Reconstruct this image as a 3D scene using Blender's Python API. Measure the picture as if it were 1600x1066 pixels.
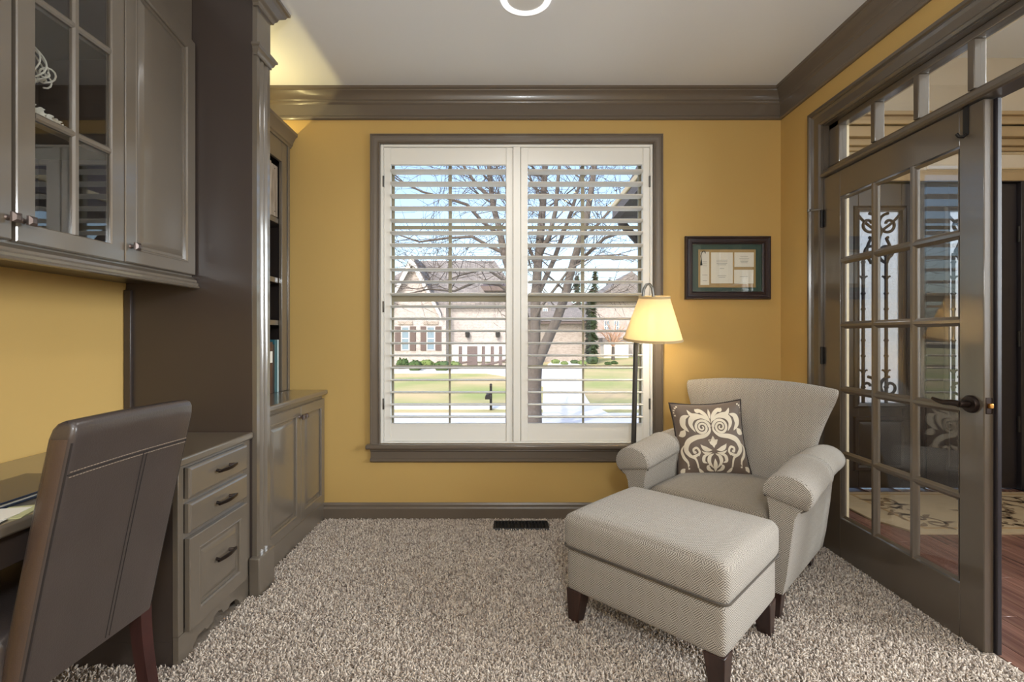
import bpy, bmesh, math, random
import numpy as np
from mathutils import Vector, Matrix, Quaternion
random.seed(7)
np.random.seed(7)
PI = math.pi
SC = bpy.context.scene
for _o in list(bpy.data.objects):
    bpy.data.objects.remove(_o, do_unlink=True)
COL = SC.collection

# ------------------------------------------------------------------ camera, sky, sun, lamps, exposure
CAM_Z = 1.174
F = 760.0                      # focal length in pixels of the 1600 px wide frame
cam_d = bpy.data.cameras.new('camera')
cam_d.sensor_width = 36.0
cam_d.lens = F / 1600 * 36.0
cam_d.shift_x = 4 / 1600
cam_d.shift_y = -8 / 1600
cam_d.clip_start = 0.02
cam_d.clip_end = 500
cam = bpy.data.objects.new('camera', cam_d)
COL.objects.link(cam)
cam.location = (0, 0, CAM_Z)
cam.rotation_euler = (PI / 2, 0, 0)
SC.camera = cam

SC.view_settings.view_transform = 'Standard'
SC.view_settings.look = 'None'
SC.view_settings.gamma = 1.0
SC.view_settings.use_curve_mapping = False
SC.view_settings.exposure = 0.45

world = bpy.data.worlds.new('world')
SC.world = world
world.use_nodes = True
wn = world.node_tree
sky = wn.nodes.new('ShaderNodeTexSky')
sky.sky_type = 'NISHITA'
sky.sun_disc = False
sky.sun_elevation = math.radians(38)
sky.sun_rotation = math.radians(200)
sky.air_density = 1.0
sky.dust_density = 3.0
sky.ozone_density = 1.0
wn.nodes['Background'].inputs['Strength'].default_value = 0.30
wn.links.new(sky.outputs['Color'], wn.nodes['Background'].inputs['Color'])


def lamp(name, kind, loc, energy, color=(1, 1, 1), rot=(0, 0, 0), **kw):
    d = bpy.data.lights.new(name, kind)
    d.energy = energy
    d.color = color
    for k, v in kw.items():
        setattr(d, k, v)
    o = bpy.data.objects.new(name, d)
    COL.objects.link(o)
    o.location = loc
    o.rotation_euler = rot
    return o


def aim(o, target):
    d = Vector(target) - o.location
    o.rotation_euler = d.to_track_quat('-Z', 'Y').to_euler()


sun = lamp('sun', 'SUN', (0, -10, 20), 2.0, (1.0, 0.95, 0.87), angle=math.radians(0.6))
sun.rotation_euler = Vector((0.28, 0.74, -0.61)).to_track_quat('-Z', 'Y').to_euler()
# added fill light behind the camera; the back wall has no window
rear = lamp('rear_fill_light', 'AREA', (0.1, -1.36, 1.55), 12, (0.88, 0.95, 1.0), shape='RECTANGLE', size=2.4, size_y=1.7)
aim(rear, (0.1, 3, 1.65))
# added unseen fill behind the camera, and the recessed lamp in view
room_fill = lamp('room_fill_light', 'POINT', (0.17, -0.35, 1.85), 60, (0.9, 0.96, 1.0), shadow_soft_size=0.14)
can = lamp('recessed_lamp_light', 'SPOT', (0.076, 2.26, 2.70), 16, (1.0, 0.97, 0.93), shadow_soft_size=0.09, spot_size=math.radians(150), spot_blend=0.6)
# foyer: unseen fills added, one from the side through the doorway, one overhead
foy_side = lamp('foyer_side_fill_light', 'AREA', (4.62, 0.45, 1.9), 125, (0.9, 0.96, 1.0), shape='RECTANGLE', size=2.2, size_y=2.2)
aim(foy_side, (0, 0.75, 1.5))
foy_side.data.spread = math.radians(115)
foy = lamp('foyer_fill_light', 'POINT', (3.0, 2.2, 2.7), 9, (1.0, 0.97, 0.92), shadow_soft_size=0.25)
# warm light strip lying on top of the bookcase, behind its crown
strip = lamp('bookcase_strip_light', 'AREA', (-1.485, 2.72, 2.345), 2.0, (1.0, 0.82, 0.36), shape='RECTANGLE', size=0.02, size_y=0.66)
strip.rotation_euler = (PI, 0, 0)


# ------------------------------------------------------------------ helpers
def srgb(r, g, b):
    def f(c):
        c /= 255.0
        return c / 12.92 if c <= 0.04045 else ((c + 0.055) / 1.055) ** 2.4
    return (f(r), f(g), f(b), 1.0)


def mat(name, col, rough=0.5, metal=0.0, spec=0.5, noise=None, bump=None, coat=0.0, sheen=0.0, crough=0.12):
    """col sRGB tuple; noise=(scale, amount) small colour variation; bump=(scale, strength)"""
    m = bpy.data.materials.new(name)
    m.use_nodes = True
    nt = m.node_tree
    b = nt.nodes['Principled BSDF']
    c = srgb(*col)
    b.inputs['Base Color'].default_value = c
    b.inputs['Roughness'].default_value = rough
    b.inputs['Metallic'].default_value = metal
    b.inputs['Specular IOR Level'].default_value = spec
    b.inputs['Coat Weight'].default_value = coat
    b.inputs['Coat Roughness'].default_value = crough
    b.inputs['Coat IOR'].default_value = 1.6
    b.inputs['Sheen Weight'].default_value = sheen
    if noise or bump:
        tc = nt.nodes.new('ShaderNodeTexCoord')
    if noise:
        n = nt.nodes.new('ShaderNodeTexNoise')
        n.inputs['Scale'].default_value = noise[0]
        n.inputs['Detail'].default_value = 4
        nt.links.new(tc.outputs['Object'], n.inputs['Vector'])
        mx = nt.nodes.new('ShaderNodeMix')
        mx.data_type = 'RGBA'
        a = noise[1]
        mx.inputs[6].default_value = tuple(max(0, x * (1 - a)) for x in c[:3]) + (1,)
        mx.inputs[7].default_value = tuple(min(1, x * (1 + a)) for x in c[:3]) + (1,)
        nt.links.new(n.outputs['Fac'], mx.inputs[0])
        nt.links.new(mx.outputs[2], b.inputs['Base Color'])
    if bump:
        n2 = nt.nodes.new('ShaderNodeTexNoise')
        n2.inputs['Scale'].default_value = bump[0]
        n2.inputs['Detail'].default_value = 3
        nt.links.new(tc.outputs['Object'], n2.inputs['Vector'])
        bp = nt.nodes.new('ShaderNodeBump')
        bp.inputs['Strength'].default_value = bump[1]
        bp.inputs['Distance'].default_value = 0.01
        nt.links.new(n2.outputs['Fac'], bp.inputs['Height'])
        nt.links.new(bp.outputs['Normal'], b.inputs['Normal'])
    return m


def wood_mat(name, c1, c2, rough=0.35, scale=(3, 40, 40), bump=0.05, uv=False):
    m = bpy.data.materials.new(name)
    m.use_nodes = True
    nt = m.node_tree
    b = nt.nodes['Principled BSDF']
    tc = nt.nodes.new('ShaderNodeTexCoord')
    mp = nt.nodes.new('ShaderNodeMapping')
    mp.inputs['Scale'].default_value = scale
    nt.links.new(tc.outputs['UV' if uv else 'Object'], mp.inputs['Vector'])
    n = nt.nodes.new('ShaderNodeTexNoise')
    n.inputs['Scale'].default_value = 1.0
    n.inputs['Detail'].default_value = 6
    n.inputs['Distortion'].default_value = 0.6
    nt.links.new(mp.outputs['Vector'], n.inputs['Vector'])
    r = nt.nodes.new('ShaderNodeValToRGB')
    r.color_ramp.elements[0].position = 0.3
    r.color_ramp.elements[0].color = srgb(*c1)
    r.color_ramp.elements[1].position = 0.7
    r.color_ramp.elements[1].color = srgb(*c2)
    nt.links.new(n.outputs['Fac'], r.inputs['Fac'])
    oi = nt.nodes.new('ShaderNodeObjectInfo')
    hs = nt.nodes.new('ShaderNodeHueSaturation')
    mr = nt.nodes.new('ShaderNodeMapRange')
    mr.inputs['To Min'].default_value = 0.8
    mr.inputs['To Max'].default_value = 1.2
    nt.links.new(oi.outputs['Random'], mr.inputs['Value'])
    nt.links.new(mr.outputs['Result'], hs.inputs['Value'])
    nt.links.new(r.outputs['Color'], hs.inputs['Color'])
    nt.links.new(hs.outputs['Color'], b.inputs['Base Color'])
    b.inputs['Roughness'].default_value = rough
    bp = nt.nodes.new('ShaderNodeBump')
    bp.inputs['Strength'].default_value = bump
    bp.inputs['Distance'].default_value = 0.004
    nt.links.new(n.outputs['Fac'], bp.inputs['Height'])
    nt.links.new(bp.outputs['Normal'], b.inputs['Normal'])
    return m


def glass_mat(name, tint=(1, 1, 1), refl=0.06):
    m = bpy.data.materials.new(name)
    m.use_nodes = True
    nt = m.node_tree
    nt.nodes.clear()
    out = nt.nodes.new('ShaderNodeOutputMaterial')
    tr = nt.nodes.new('ShaderNodeBsdfTransparent')
    tr.inputs['Color'].default_value = (*tint, 1)
    gl = nt.nodes.new('ShaderNodeBsdfGlossy')
    gl.inputs['Roughness'].default_value = 0.0
    lw = nt.nodes.new('ShaderNodeLayerWeight')
    lw.inputs['Blend'].default_value = 0.5
    pw = nt.nodes.new('ShaderNodeMath')
    pw.operation = 'POWER'
    pw.inputs[1].default_value = 5.0
    nt.links.new(lw.outputs['Facing'], pw.inputs[0])
    ma = nt.nodes.new('ShaderNodeMath')
    ma.operation = 'MULTIPLY_ADD'
    ma.inputs[1].default_value = 0.6
    ma.inputs[2].default_value = refl
    ma.use_clamp = True
    nt.links.new(pw.outputs[0], ma.inputs[0])
    mx = nt.nodes.new('ShaderNodeMixShader')
    nt.links.new(ma.outputs[0], mx.inputs['Fac'])
    nt.links.new(tr.outputs[0], mx.inputs[1])
    nt.links.new(gl.outputs[0], mx.inputs[2])
    nt.links.new(mx.outputs[0], out.inputs['Surface'])
    return m


def fabric_mat(name, c_light, c_dark, period=0.006, diamond=0.03):
    """fine diagonal weave that changes direction in diamonds (UV in metres)"""
    m = bpy.data.materials.new(name)
    m.use_nodes = True
    nt = m.node_tree
    b = nt.nodes['Principled BSDF']
    uv = nt.nodes.new('ShaderNodeUVMap')
    mp = nt.nodes.new('ShaderNodeMapping')
    mp.inputs['Rotation'].default_value = (0, 0, PI / 4)
    nt.links.new(uv.outputs['UV'], mp.inputs['Vector'])
    ch = nt.nodes.new('ShaderNodeTexChecker')
    ch.inputs['Scale'].default_value = 1 / diamond
    nt.links.new(mp.outputs['Vector'], ch.inputs['Vector'])
    w = []
    for d in ('X', 'Y'):
        wv = nt.nodes.new('ShaderNodeTexWave')
        wv.bands_direction = d
        wv.inputs['Scale'].default_value = 0.314 / period
        wv.inputs['Distortion'].default_value = 0.3
        wv.inputs['Detail'].default_value = 1
        nt.links.new(mp.outputs['Vector'], wv.inputs['Vector'])
        w.append(wv)
    mx = nt.nodes.new('ShaderNodeMix')
    mx.data_type = 'FLOAT'
    nt.links.new(ch.outputs['Fac'], mx.inputs[0])
    nt.links.new(w[0].outputs['Fac'], mx.inputs[2])
    nt.links.new(w[1].outputs['Fac'], mx.inputs[3])
    nz = nt.nodes.new('ShaderNodeTexNoise')
    nz.inputs['Scale'].default_value = 420
    nt.links.new(uv.outputs['UV'], nz.inputs['Vector'])
    ad = nt.nodes.new('ShaderNodeMath')
    ad.operation = 'MULTIPLY_ADD'
    ad.inputs[1].default_value = 0.9
    nt.links.new(nz.outputs['Fac'], ad.inputs[0])
    sb = nt.nodes.new('ShaderNodeMath')
    sb.operation = 'SUBTRACT'
    sb.inputs[1].default_value = 0.45
    nt.links.new(mx.outputs[0], sb.inputs[0])
    nt.links.new(sb.outputs[0], ad.inputs[2])
    r = nt.nodes.new('ShaderNodeValToRGB')
    r.color_ramp.elements[0].position = 0.12
    r.color_ramp.elements[0].color = srgb(*c_dark)
    r.color_ramp.elements[1].position = 0.72
    r.color_ramp.elements[1].color = srgb(*c_light)
    nt.links.new(ad.outputs[0], r.inputs['Fac'])
    nt.links.new(r.outputs['Color'], b.inputs['Base Color'])
    b.inputs['Roughness'].default_value = 0.95
    b.inputs['Specular IOR Level'].default_value = 0.15
    b.inputs['Sheen Weight'].default_value = 0.15
    bp = nt.nodes.new('ShaderNodeBump')
    bp.inputs['Strength'].default_value = 0.35
    bp.inputs['Distance'].default_value = 0.002
    nt.links.new(ad.outputs[0], bp.inputs['Height'])
    nt.links.new(bp.outputs['Normal'], b.inputs['Normal'])
    return m


class MB:
    def __init__(s):
        s.v = []
        s.f = []

    def add(s, vs, fs):
        n = len(s.v)
        s.v += [tuple(p) for p in vs]
        s.f += [tuple(i + n for i in f) for f in fs]
        return s

    def box(s, x0, x1, y0, y1, z0, z1):
        vs = [(x, y, z) for x in (x0, x1) for y in (y0, y1) for z in (z0, z1)]
        return s.add(vs, [(0, 1, 3, 2), (4, 6, 7, 5), (0, 4, 5, 1), (2, 3, 7, 6), (0, 2, 6, 4), (1, 5, 7, 3)])

    def hexa(s, bot, top):
        return s.add(list(bot) + list(top), [(3, 2, 1, 0), (4, 5, 6, 7)] + [(i, (i + 1) % 4, 4 + (i + 1) % 4, 4 + i) for i in range(4)])

    def pbox(s, m, a0, a1, b0, b1, d0, d1):
        """box in a wall plane: m maps (a,b,d) to world"""
        vs = [m(a, b, d) for a in (a0, a1) for b in (b0, b1) for d in (d0, d1)]
        return s.add(vs, [(0, 1, 3, 2), (4, 6, 7, 5), (0, 4, 5, 1), (2, 3, 7, 6), (0, 2, 6, 4), (1, 5, 7, 3)])

    def loft(s, rings, cap=True, closed=True):
        n = len(rings[0])
        base = len(s.v)
        for r in rings:
            s.v += [tuple(p) for p in r]
        for i in range(len(rings) - 1):
            for j in range(n if closed else n - 1):
                k = (j + 1) % n
                s.f.append((base + i * n + j, base + i * n + k, base + (i + 1) * n + k, base + (i + 1) * n + j))
        if cap and closed:
            s.f.append(tuple(base + j for j in range(n))[::-1])
            s.f.append(tuple(base + (len(rings) - 1) * n + j for j in range(n)))
        return s

    def tube(s, pts, r, n=8, closed=False, cap=True):
        pts = [Vector(p) for p in pts]
        m = len(pts)
        rr = r if isinstance(r, (list, tuple)) else [r] * m
        rings = []
        up = None
        for i, p in enumerate(pts):
            if closed:
                t = pts[(i + 1) % m] - pts[i - 1]
            else:
                t = pts[min(i + 1, m - 1)] - pts[max(i - 1, 0)]
            if t.length < 1e-9:
                t = Vector((0, 0, 1))
            t.normalize()
            if up is None:
                up = t.orthogonal().normalized()
            else:
                up = (up - t * up.dot(t))
                up = up.normalized() if up.length > 1e-6 else t.orthogonal().normalized()
            w = t.cross(up)
            rings.append([p + (up * math.cos(2 * PI * k / n) + w * math.sin(2 * PI * k / n)) * rr[i] for k in range(n)])
        if closed:
            rings.append(rings[0])
        return s.loft(rings, cap=cap and not closed)

    def lathe(s, prof, c=(0, 0, 0), n=32, axis='z'):
        rings = []
        for r, h in prof:
            ring = []
            for k in range(n):
                a = 2 * PI * k / n
                x, y = r * math.cos(a), r * math.sin(a)
                p = {'z': (x, y, h), 'y': (x, h, y), 'x': (h, x, y)}[axis]
                ring.append((c[0] + p[0], c[1] + p[1], c[2] + p[2]))
            rings.append(ring)
        return s.loft(rings)

    def frame(s, m, poly, prof, closed=True):
        """sweep profile [(t outward, d)] round a convex polygon [(a,b)] (CCW) in plane map m"""
        n = len(poly)
        base = len(s.v)
        ar = sum(poly[i][0] * poly[(i + 1) % n][1] - poly[(i + 1) % n][0] * poly[i][1] for i in range(n))
        if ar < 0:
            poly = poly[::-1]
        for (t, d) in prof:
            q = offset_poly(poly, t)
            s.v += [tuple(m(a, b, d)) for a, b in q]
        k = len(prof)
        for i in range(k if closed else k - 1):
            i2 = (i + 1) % k
            for j in range(n):
                j2 = (j + 1) % n
                s.f.append((base + i * n + j, base + i * n + j2, base + i2 * n + j2, base + i2 * n + j))
        return s

    def panel(s, m, poly, prof, back=None):
        """raised panel: rings from prof [(inset, d)], last ring filled"""
        n = len(poly)
        ar = sum(poly[i][0] * poly[(i + 1) % n][1] - poly[(i + 1) % n][0] * poly[i][1] for i in range(n))
        if ar < 0:
            poly = poly[::-1]
        base = len(s.v)
        for (t, d) in prof:
            s.v += [tuple(m(a, b, d)) for a, b in offset_poly(poly, -t)]
        for i in range(len(prof) - 1):
            for j in range(n):
                j2 = (j + 1) % n
                s.f.append((base + i * n + j, base + i * n + j2, base + (i + 1) * n + j2, base + (i + 1) * n + j))
        s.f.append(tuple(base + (len(prof) - 1) * n + j for j in range(n)))
        s.f.append(tuple(base + j for j in range(n))[::-1])
        return s

    def build(s, name, material, parent=None, bevel=0.0, smooth=35, uv=None, segs=2, recalc=True, subsurf=0, local=False):
        me = bpy.data.meshes.new(name)
        me.from_pydata(s.v, [], s.f)
        if recalc:
            bm = bmesh.new()
            bm.from_mesh(me)
            bmesh.ops.recalc_face_normals(bm, faces=bm.faces)
            bm.to_mesh(me)
            bm.free()
        me.materials.append(material)
        if uv is not None:
            box_uv(me, uv)
        if smooth:
            me.shade_smooth()
            me.set_sharp_from_angle(angle=math.radians(smooth))
        o = bpy.data.objects.new(name, me)
        COL.objects.link(o)
        if parent is not None:
            set_parent(o, parent, local)
        if bevel:
            b = o.modifiers.new('bevel', 'BEVEL')
            b.width = bevel
            b.segments = segs
            b.limit_method = 'ANGLE'
            b.angle_limit = math.radians(40)
            b.harden_normals = False
        if subsurf:
            b = o.modifiers.new('subsurf', 'SUBSURF')
            b.levels = subsurf
            b.render_levels = subsurf
        return o


def offset_poly(poly, t):
    n = len(poly)
    out = []
    for i in range(n):
        p0, p1, p2 = (Vector(poly[i - 1]), Vector(poly[i]), Vector(poly[(i + 1) % n]))
        e1 = (p1 - p0).normalized()
        e2 = (p2 - p1).normalized()
        n1 = Vector((e1.y, -e1.x))
        n2 = Vector((e2.y, -e2.x))
        k = (n1 + n2)
        den = 1 + n1.dot(n2)
        q = p1 + k * (t / den)
        out.append((q.x, q.y))
    return out


def rect(a0, a1, b0, b1):
    return [(a0, b0), (a1, b0), (a1, b1), (a0, b1)]


def box_uv(me, scale=1.0):
    uvl = me.uv_layers.new(name='uv')
    for p in me.polygons:
        n = p.normal
        ax = max(range(3), key=lambda i: abs(n[i]))
        for li in p.loop_indices:
            c = me.vertices[me.loops[li].vertex_index].co
            if ax == 0:
                uvv = (c.y, c.z)
            elif ax == 1:
                uvv = (c.x, c.z)
            else:
                uvv = (c.x, c.y)
            uvl.data[li].uv = (uvv[0] * scale, uvv[1] * scale)


def set_parent(o, parent, local=False):
    o.parent = parent
    if not local:
        # the part was built in world coordinates: undo the chain above it
        mw = Matrix.Identity(4)
        chain = []
        p = parent
        while p is not None:
            chain.append(p)
            p = p.parent
        for p in reversed(chain):
            mw = mw @ (p.matrix_parent_inverse @ p.matrix_basis)
        o.matrix_parent_inverse = mw.inverted()


def thing(name, label, cat, loc=(0, 0, 0), rz=0.0, group=None, tilt=None):
    o = bpy.data.objects.new(name, None)
    COL.objects.link(o)
    o.location = loc
    o.rotation_euler = tilt if tilt else (0, 0, rz)
    o.empty_display_size = 0.1
    o['label'] = label
    o['category'] = cat
    if group:
        o['group'] = group
    return o


def tag(o, label, cat, group=None, kind=None):
    o['label'] = label
    o['category'] = cat
    if group:
        o['group'] = group
    if kind:
        o['kind'] = kind
    return o


def struct(o, label=None):
    o['kind'] = 'structure'
    if label:
        o['label'] = label
    return o


def struct_empty(name, loc=(0, 0, 0), label=None):
    o = bpy.data.objects.new(name, None)
    COL.objects.link(o)
    o.location = loc
    o['kind'] = 'structure'
    if label:
        o['label'] = label
    return o


def copy_part(o, parent, delta=(0, 0, 0)):
    c = o.copy()
    COL.objects.link(c)
    c.parent = parent
    c.matrix_parent_inverse = o.matrix_parent_inverse.copy()
    c.location = o.location + Vector(delta)
    return c


def rbox(hx, hy, hz, r, n=10, crown=0.0, bulge=0.0):
    """rounded, softly crowned cushion; returns MB with centre at the origin"""
    mb = MB()
    key = {}

    def idx(p):
        k = tuple(round(c, 5) for c in p)
        if k not in key:
            key[k] = len(mb.v)
            mb.v.append(p)
        return key[k]

    def mp(x, y, z):
        p = Vector((x * hx, y * hy, z * hz))
        q = Vector((max(-hx + r, min(hx - r, p.x)), max(-hy + r, min(hy - r, p.y)), max(-hz + r, min(hz - r, p.z))))
        d = p - q
        if d.length > 1e-9:
            p = q + d.normalized() * r
        k = max(0, 1 - x * x) * max(0, 1 - y * y)
        p.z += crown * math.sqrt(k) * z
        b = bulge * max(0, 1 - z * z)
        p.x += b * x * max(0, 1 - y ** 4)
        p.y += b * y * max(0, 1 - x ** 4)
        return tuple(p)
    # denser near edges
    ts = [math.sin(PI / 2 * (-1 + 2 * i / n)) for i in range(n + 1)]
    for ax in range(3):
        for sgn in (-1, 1):
            for i in range(n):
                for j in range(n):
                    q = []
                    for (a, b) in ((ts[i], ts[j]), (ts[i + 1], ts[j]), (ts[i + 1], ts[j + 1]), (ts[i], ts[j + 1])):
                        c = [0, 0, 0]
                        c[ax] = sgn
                        c[(ax + 1) % 3] = a
                        c[(ax + 2) % 3] = b
                        q.append(idx(mp(*c)))
                    q = list(dict.fromkeys(q))
                    if len(q) > 2:
                        mb.f.append(tuple(q if sgn > 0 else q[::-1]))
    return mb


def xform(mb, M):
    mb.v = [tuple(M @ Vector(p)) for p in mb.v]
    return mb


def shifted(mb, x, y, z):
    mb.v = [(a + x, b + y, c + z) for a, b, c in mb.v]
    return mb


def bez(p0, p1, p2, p3, n=12):
    out = []
    for i in range(n + 1):
        t = i / n
        out.append(tuple((1 - t) ** 3 * a + 3 * t * (1 - t) ** 2 * b + 3 * t * t * (1 - t) * c + t ** 3 * d for a, b, c, d in zip(p0, p1, p2, p3)))
    return out


def spiral(cx, cy, r0, r1, a0, turns, n=28):
    out = []
    for i in range(n + 1):
        t = i / n
        a = a0 + 2 * PI * turns * t
        r = r0 + (r1 - r0) * t
        out.append((cx + r * math.cos(a), cy + r * math.sin(a)))
    return out


# ------------------------------------------------------------------ materials
M = {}
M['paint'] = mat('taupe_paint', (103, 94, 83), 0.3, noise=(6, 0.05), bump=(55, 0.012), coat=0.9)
M['paint_shaded'] = mat('shaded_taupe_paint', (62, 53, 49), 0.36, noise=(6, 0.05), bump=(55, 0.015), coat=0.3, crough=.25)  # the same taupe, with the shade on panels and carcasses put into the colour
M['door_paint'] = mat('door_taupe_paint', (86, 76, 65), 0.3, noise=(4, 0.06), bump=(50, 0.015), coat=0.9)
M['crown'] = mat('crown_taupe_paint', (104, 93, 81), 0.34, noise=(5, 0.04), coat=0.3)
M['yellow'] = mat('yellow_wall_paint', (196, 163, 99), 0.6, spec=0.35, noise=(1.2, 0.03), bump=(180, 0.03))
M['ceiling'] = mat('white_ceiling_paint', (243, 246, 250), 0.9, spec=0.2, bump=(160, 0.03))
M['shutter'] = mat('white_shutter_paint', (240, 238, 232), 0.42)
M['almond'] = mat('almond_window_frame', (164, 154, 130), 0.5)
M['cream'] = mat('cream_foyer_trim', (206, 190, 158), 0.5)
M['foyer_wall'] = mat('tan_foyer_wall', (204, 194, 178), 0.8, bump=(150, 0.03))
M['bronze'] = mat('dark_bronze_metal', (58, 48, 44), 0.32, 0.85, noise=(60, 0.15))
M['pewter'] = mat('brushed_pewter', (122, 110, 106), 0.42, 0.9)
M['brass'] = mat('brass_metal', (205, 150, 80), 0.3, 1.0)
M['steel'] = mat('brushed_grey_metal', (120, 120, 118), 0.3, 0.9)
M['pole'] = mat('dark_grey_lamp_metal', (84, 82, 80), 0.35, 0.6)
M['black'] = mat('black_metal', (28, 26, 26), 0.5, 0.3)
M['dark_wood'] = wood_mat('espresso_wood', (36, 24, 22), (62, 42, 36), 0.3, (30, 30, 4))
M['chair_leg'] = wood_mat('mahogany_leg_wood', (46, 24, 24), (70, 38, 36), 0.28, (30, 30, 4))
M['fabric'] = fabric_mat('beige_weave', (188, 181, 171), (98, 91, 84))
M['fabric_seat'] = fabric_mat('seat_weave', (166, 156, 142), (84, 77, 69))
M['leather'] = mat('dark_brown_leather', (68, 60, 58), 0.34, noise=(9, 0.2), bump=(240, 0.1), spec=0.55, coat=0.45, crough=0.2)
M['leather_reflection'] = mat('warm_reflection_leather', (86, 70, 60), 0.3, noise=(9, 0.2), bump=(240, 0.1))
M['thread'] = mat('pale_thread', (150, 135, 120), 0.8)
M['thread_dark'] = mat('dark_thread', (38, 32, 31), 0.8)
M['glass'] = glass_mat('clear_glass', (0.98, 0.985, 0.98), 0.02)
M['door_glass'] = glass_mat('door_glass', (0.95, 0.955, 0.95), 0.08)
M['paper'] = mat('white_paper', (238, 234, 224), 0.9)
M['ink'] = mat('grey_ink', (150, 146, 140), 0.9)
M['front_door'] = mat('espresso_front_door', (38, 34, 38), 0.35, noise=(6, 0.1))
M['iron'] = mat('wrought_iron', (38, 38, 46), 0.5, 0.4)
M['concrete'] = mat('pale_concrete', (226, 224, 222), 0.9, noise=(1.5, 0.05))
M['asphalt'] = mat('light_grey_road', (206, 206, 210), 0.95, noise=(2, 0.05))
M['bark'] = mat('grey_bark', (96, 89, 85), 0.95, noise=(25, 0.35), bump=(30, 0.8))
M['twig'] = mat('dark_twig', (80, 73, 70), 0.95)


def brick_mat(name, c1, c2, mortar, scale=4.0):
    m = bpy.data.materials.new(name)
    m.use_nodes = True
    nt = m.node_tree
    b = nt.nodes['Principled BSDF']
    tc = nt.nodes.new('ShaderNodeUVMap')
    br = nt.nodes.new('ShaderNodeTexBrick')
    br.inputs['Scale'].default_value = scale
    br.inputs['Color1'].default_value = srgb(*c1)
    br.inputs['Color2'].default_value = srgb(*c2)
    br.inputs['Mortar'].default_value = srgb(*mortar)
    br.inputs['Mortar Size'].default_value = 0.02
    nt.links.new(tc.outputs['UV'], br.inputs['Vector'])
    nt.links.new(br.outputs['Color'], b.inputs['Base Color'])
    b.inputs['Roughness'].default_value = 0.9
    return m


M['brick'] = brick_mat('pale_brick', (178, 169, 166), (148, 140, 138), (196, 190, 188))
M['brick2'] = brick_mat('tan_brick', (160, 150, 142), (132, 122, 114), (175, 168, 162))
M['shingle'] = brick_mat('grey_shingles', (138, 132, 130), (112, 108, 108), (96, 92, 92), 3.0)


def lawn_mat():
    m = mat('winter_lawn', (172, 166, 112), 1.0)
    nt = m.node_tree
    b = nt.nodes['Principled BSDF']
    tc = nt.nodes.new('ShaderNodeTexCoord')
    n = nt.nodes.new('ShaderNodeTexNoise')
    n.inputs['Scale'].default_value = 0.35
    n.inputs['Detail'].default_value = 6
    nt.links.new(tc.outputs['Object'], n.inputs['Vector'])
    r = nt.nodes.new('ShaderNodeValToRGB')
    r.color_ramp.elements[0].position = 0.35
    r.color_ramp.elements[0].color = srgb(150, 158, 98)
    r.color_ramp.elements[1].position = 0.65
    r.color_ramp.elements[1].color = srgb(196, 174, 136)
    nt.links.new(n.outputs['Fac'], r.inputs['Fac'])
    nt.links.new(r.outputs['Color'], b.inputs['Base Color'])
    return m


M['lawn'] = lawn_mat()
M['hedge'] = mat('hedge_leaves', (62, 84, 44), 0.9)
M['bush'] = mat('light_bush_leaves', (104, 122, 66), 0.9)
M['evergreen'] = mat('evergreen_leaves', (54, 72, 46), 0.9)
M['pink_leaf'] = mat('rusty_bare_twigs', (186, 150, 128), 0.9)
M['pale_leaf'] = mat('straw_coloured_leaves', (190, 176, 130), 0.9)


def PX(u, v, y):
    """point at depth y seen at pixel (u,v)"""
    return Vector(((u - 796) * y / F, y, CAM_Z + (525 - v) * y / F))


# ------------------------------------------------------------------ room shell
XR, XL, YF, YB, ZC = 1.734, -1.734, 3.108, -1.42, 2.745
WX0, WX1, WZ0, WZ1 = -0.824, 0.915, 0.487, 2.397       # window opening
DY0, DY1, DZ = 0.862, 2.69, 2.339                       # double-door opening with transom

struct(MB().box(XL - .15, XR + .06, YB - .15, YF + .2, -0.12, -0.002).build('floor', mat('carpet_backing', (168, 154, 140), 1.0, noise=(150, 0.35))))
struct(MB().box(XL - .15, XR + .13, YB - .15, YF + .2, ZC, ZC + 0.15).build('ceiling', M['ceiling']))
w = MB()
w.box(XL - .15, WX0, YF, YF + .2, -.1, ZC).box(WX1, XR + .13, YF, YF + .2, -.1, ZC)
w.box(WX0, WX1, YF, YF + .2, WZ1, ZC).box(WX0, WX1, YF, YF + .2, -.1, WZ0)
struct(w.build('wall_front', M['yellow']))
struct(MB().box(XL - .15, XL, YB - .15, YF, -.1, ZC).build('wall_left', M['yellow']))
w = MB()
w.box(XR, XR + .126, DY1, YF, -.1, ZC).box(XR, XR + .126, YB - .15, DY0, -.1, ZC).box(XR, XR + .126, DY0, DY1, DZ, ZC)
struct(w.build('wall_right', M['yellow']))
struct(MB().box(XL - .15, XR + .13, YB - .15, YB, -.1, ZC).build('wall_back', M['yellow']))

# plane maps
far = lambda a, b, d: (a, YF - d, b)
rgt = lambda a, b, d: (XR - d, a, b)

# baseboard
prof = [(0, 0), (.018, 0), (.018, .075), (.012, .085), (.012, .098), (.006, .11), (0, .11)]
ring = lambda x: [(x, YF - d, z) for d, z in prof]
struct(MB().loft([ring(-1.19), ring(XR - .0)]).build('baseboard_front', M['crown'], smooth=0))
ring = lambda y: [(XR - d, y, z) for d, z in prof]
struct(MB().loft([ring(DY1 + .105), ring(YF - .018)]).build('baseboard_right', M['crown'], smooth=0))

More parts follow.
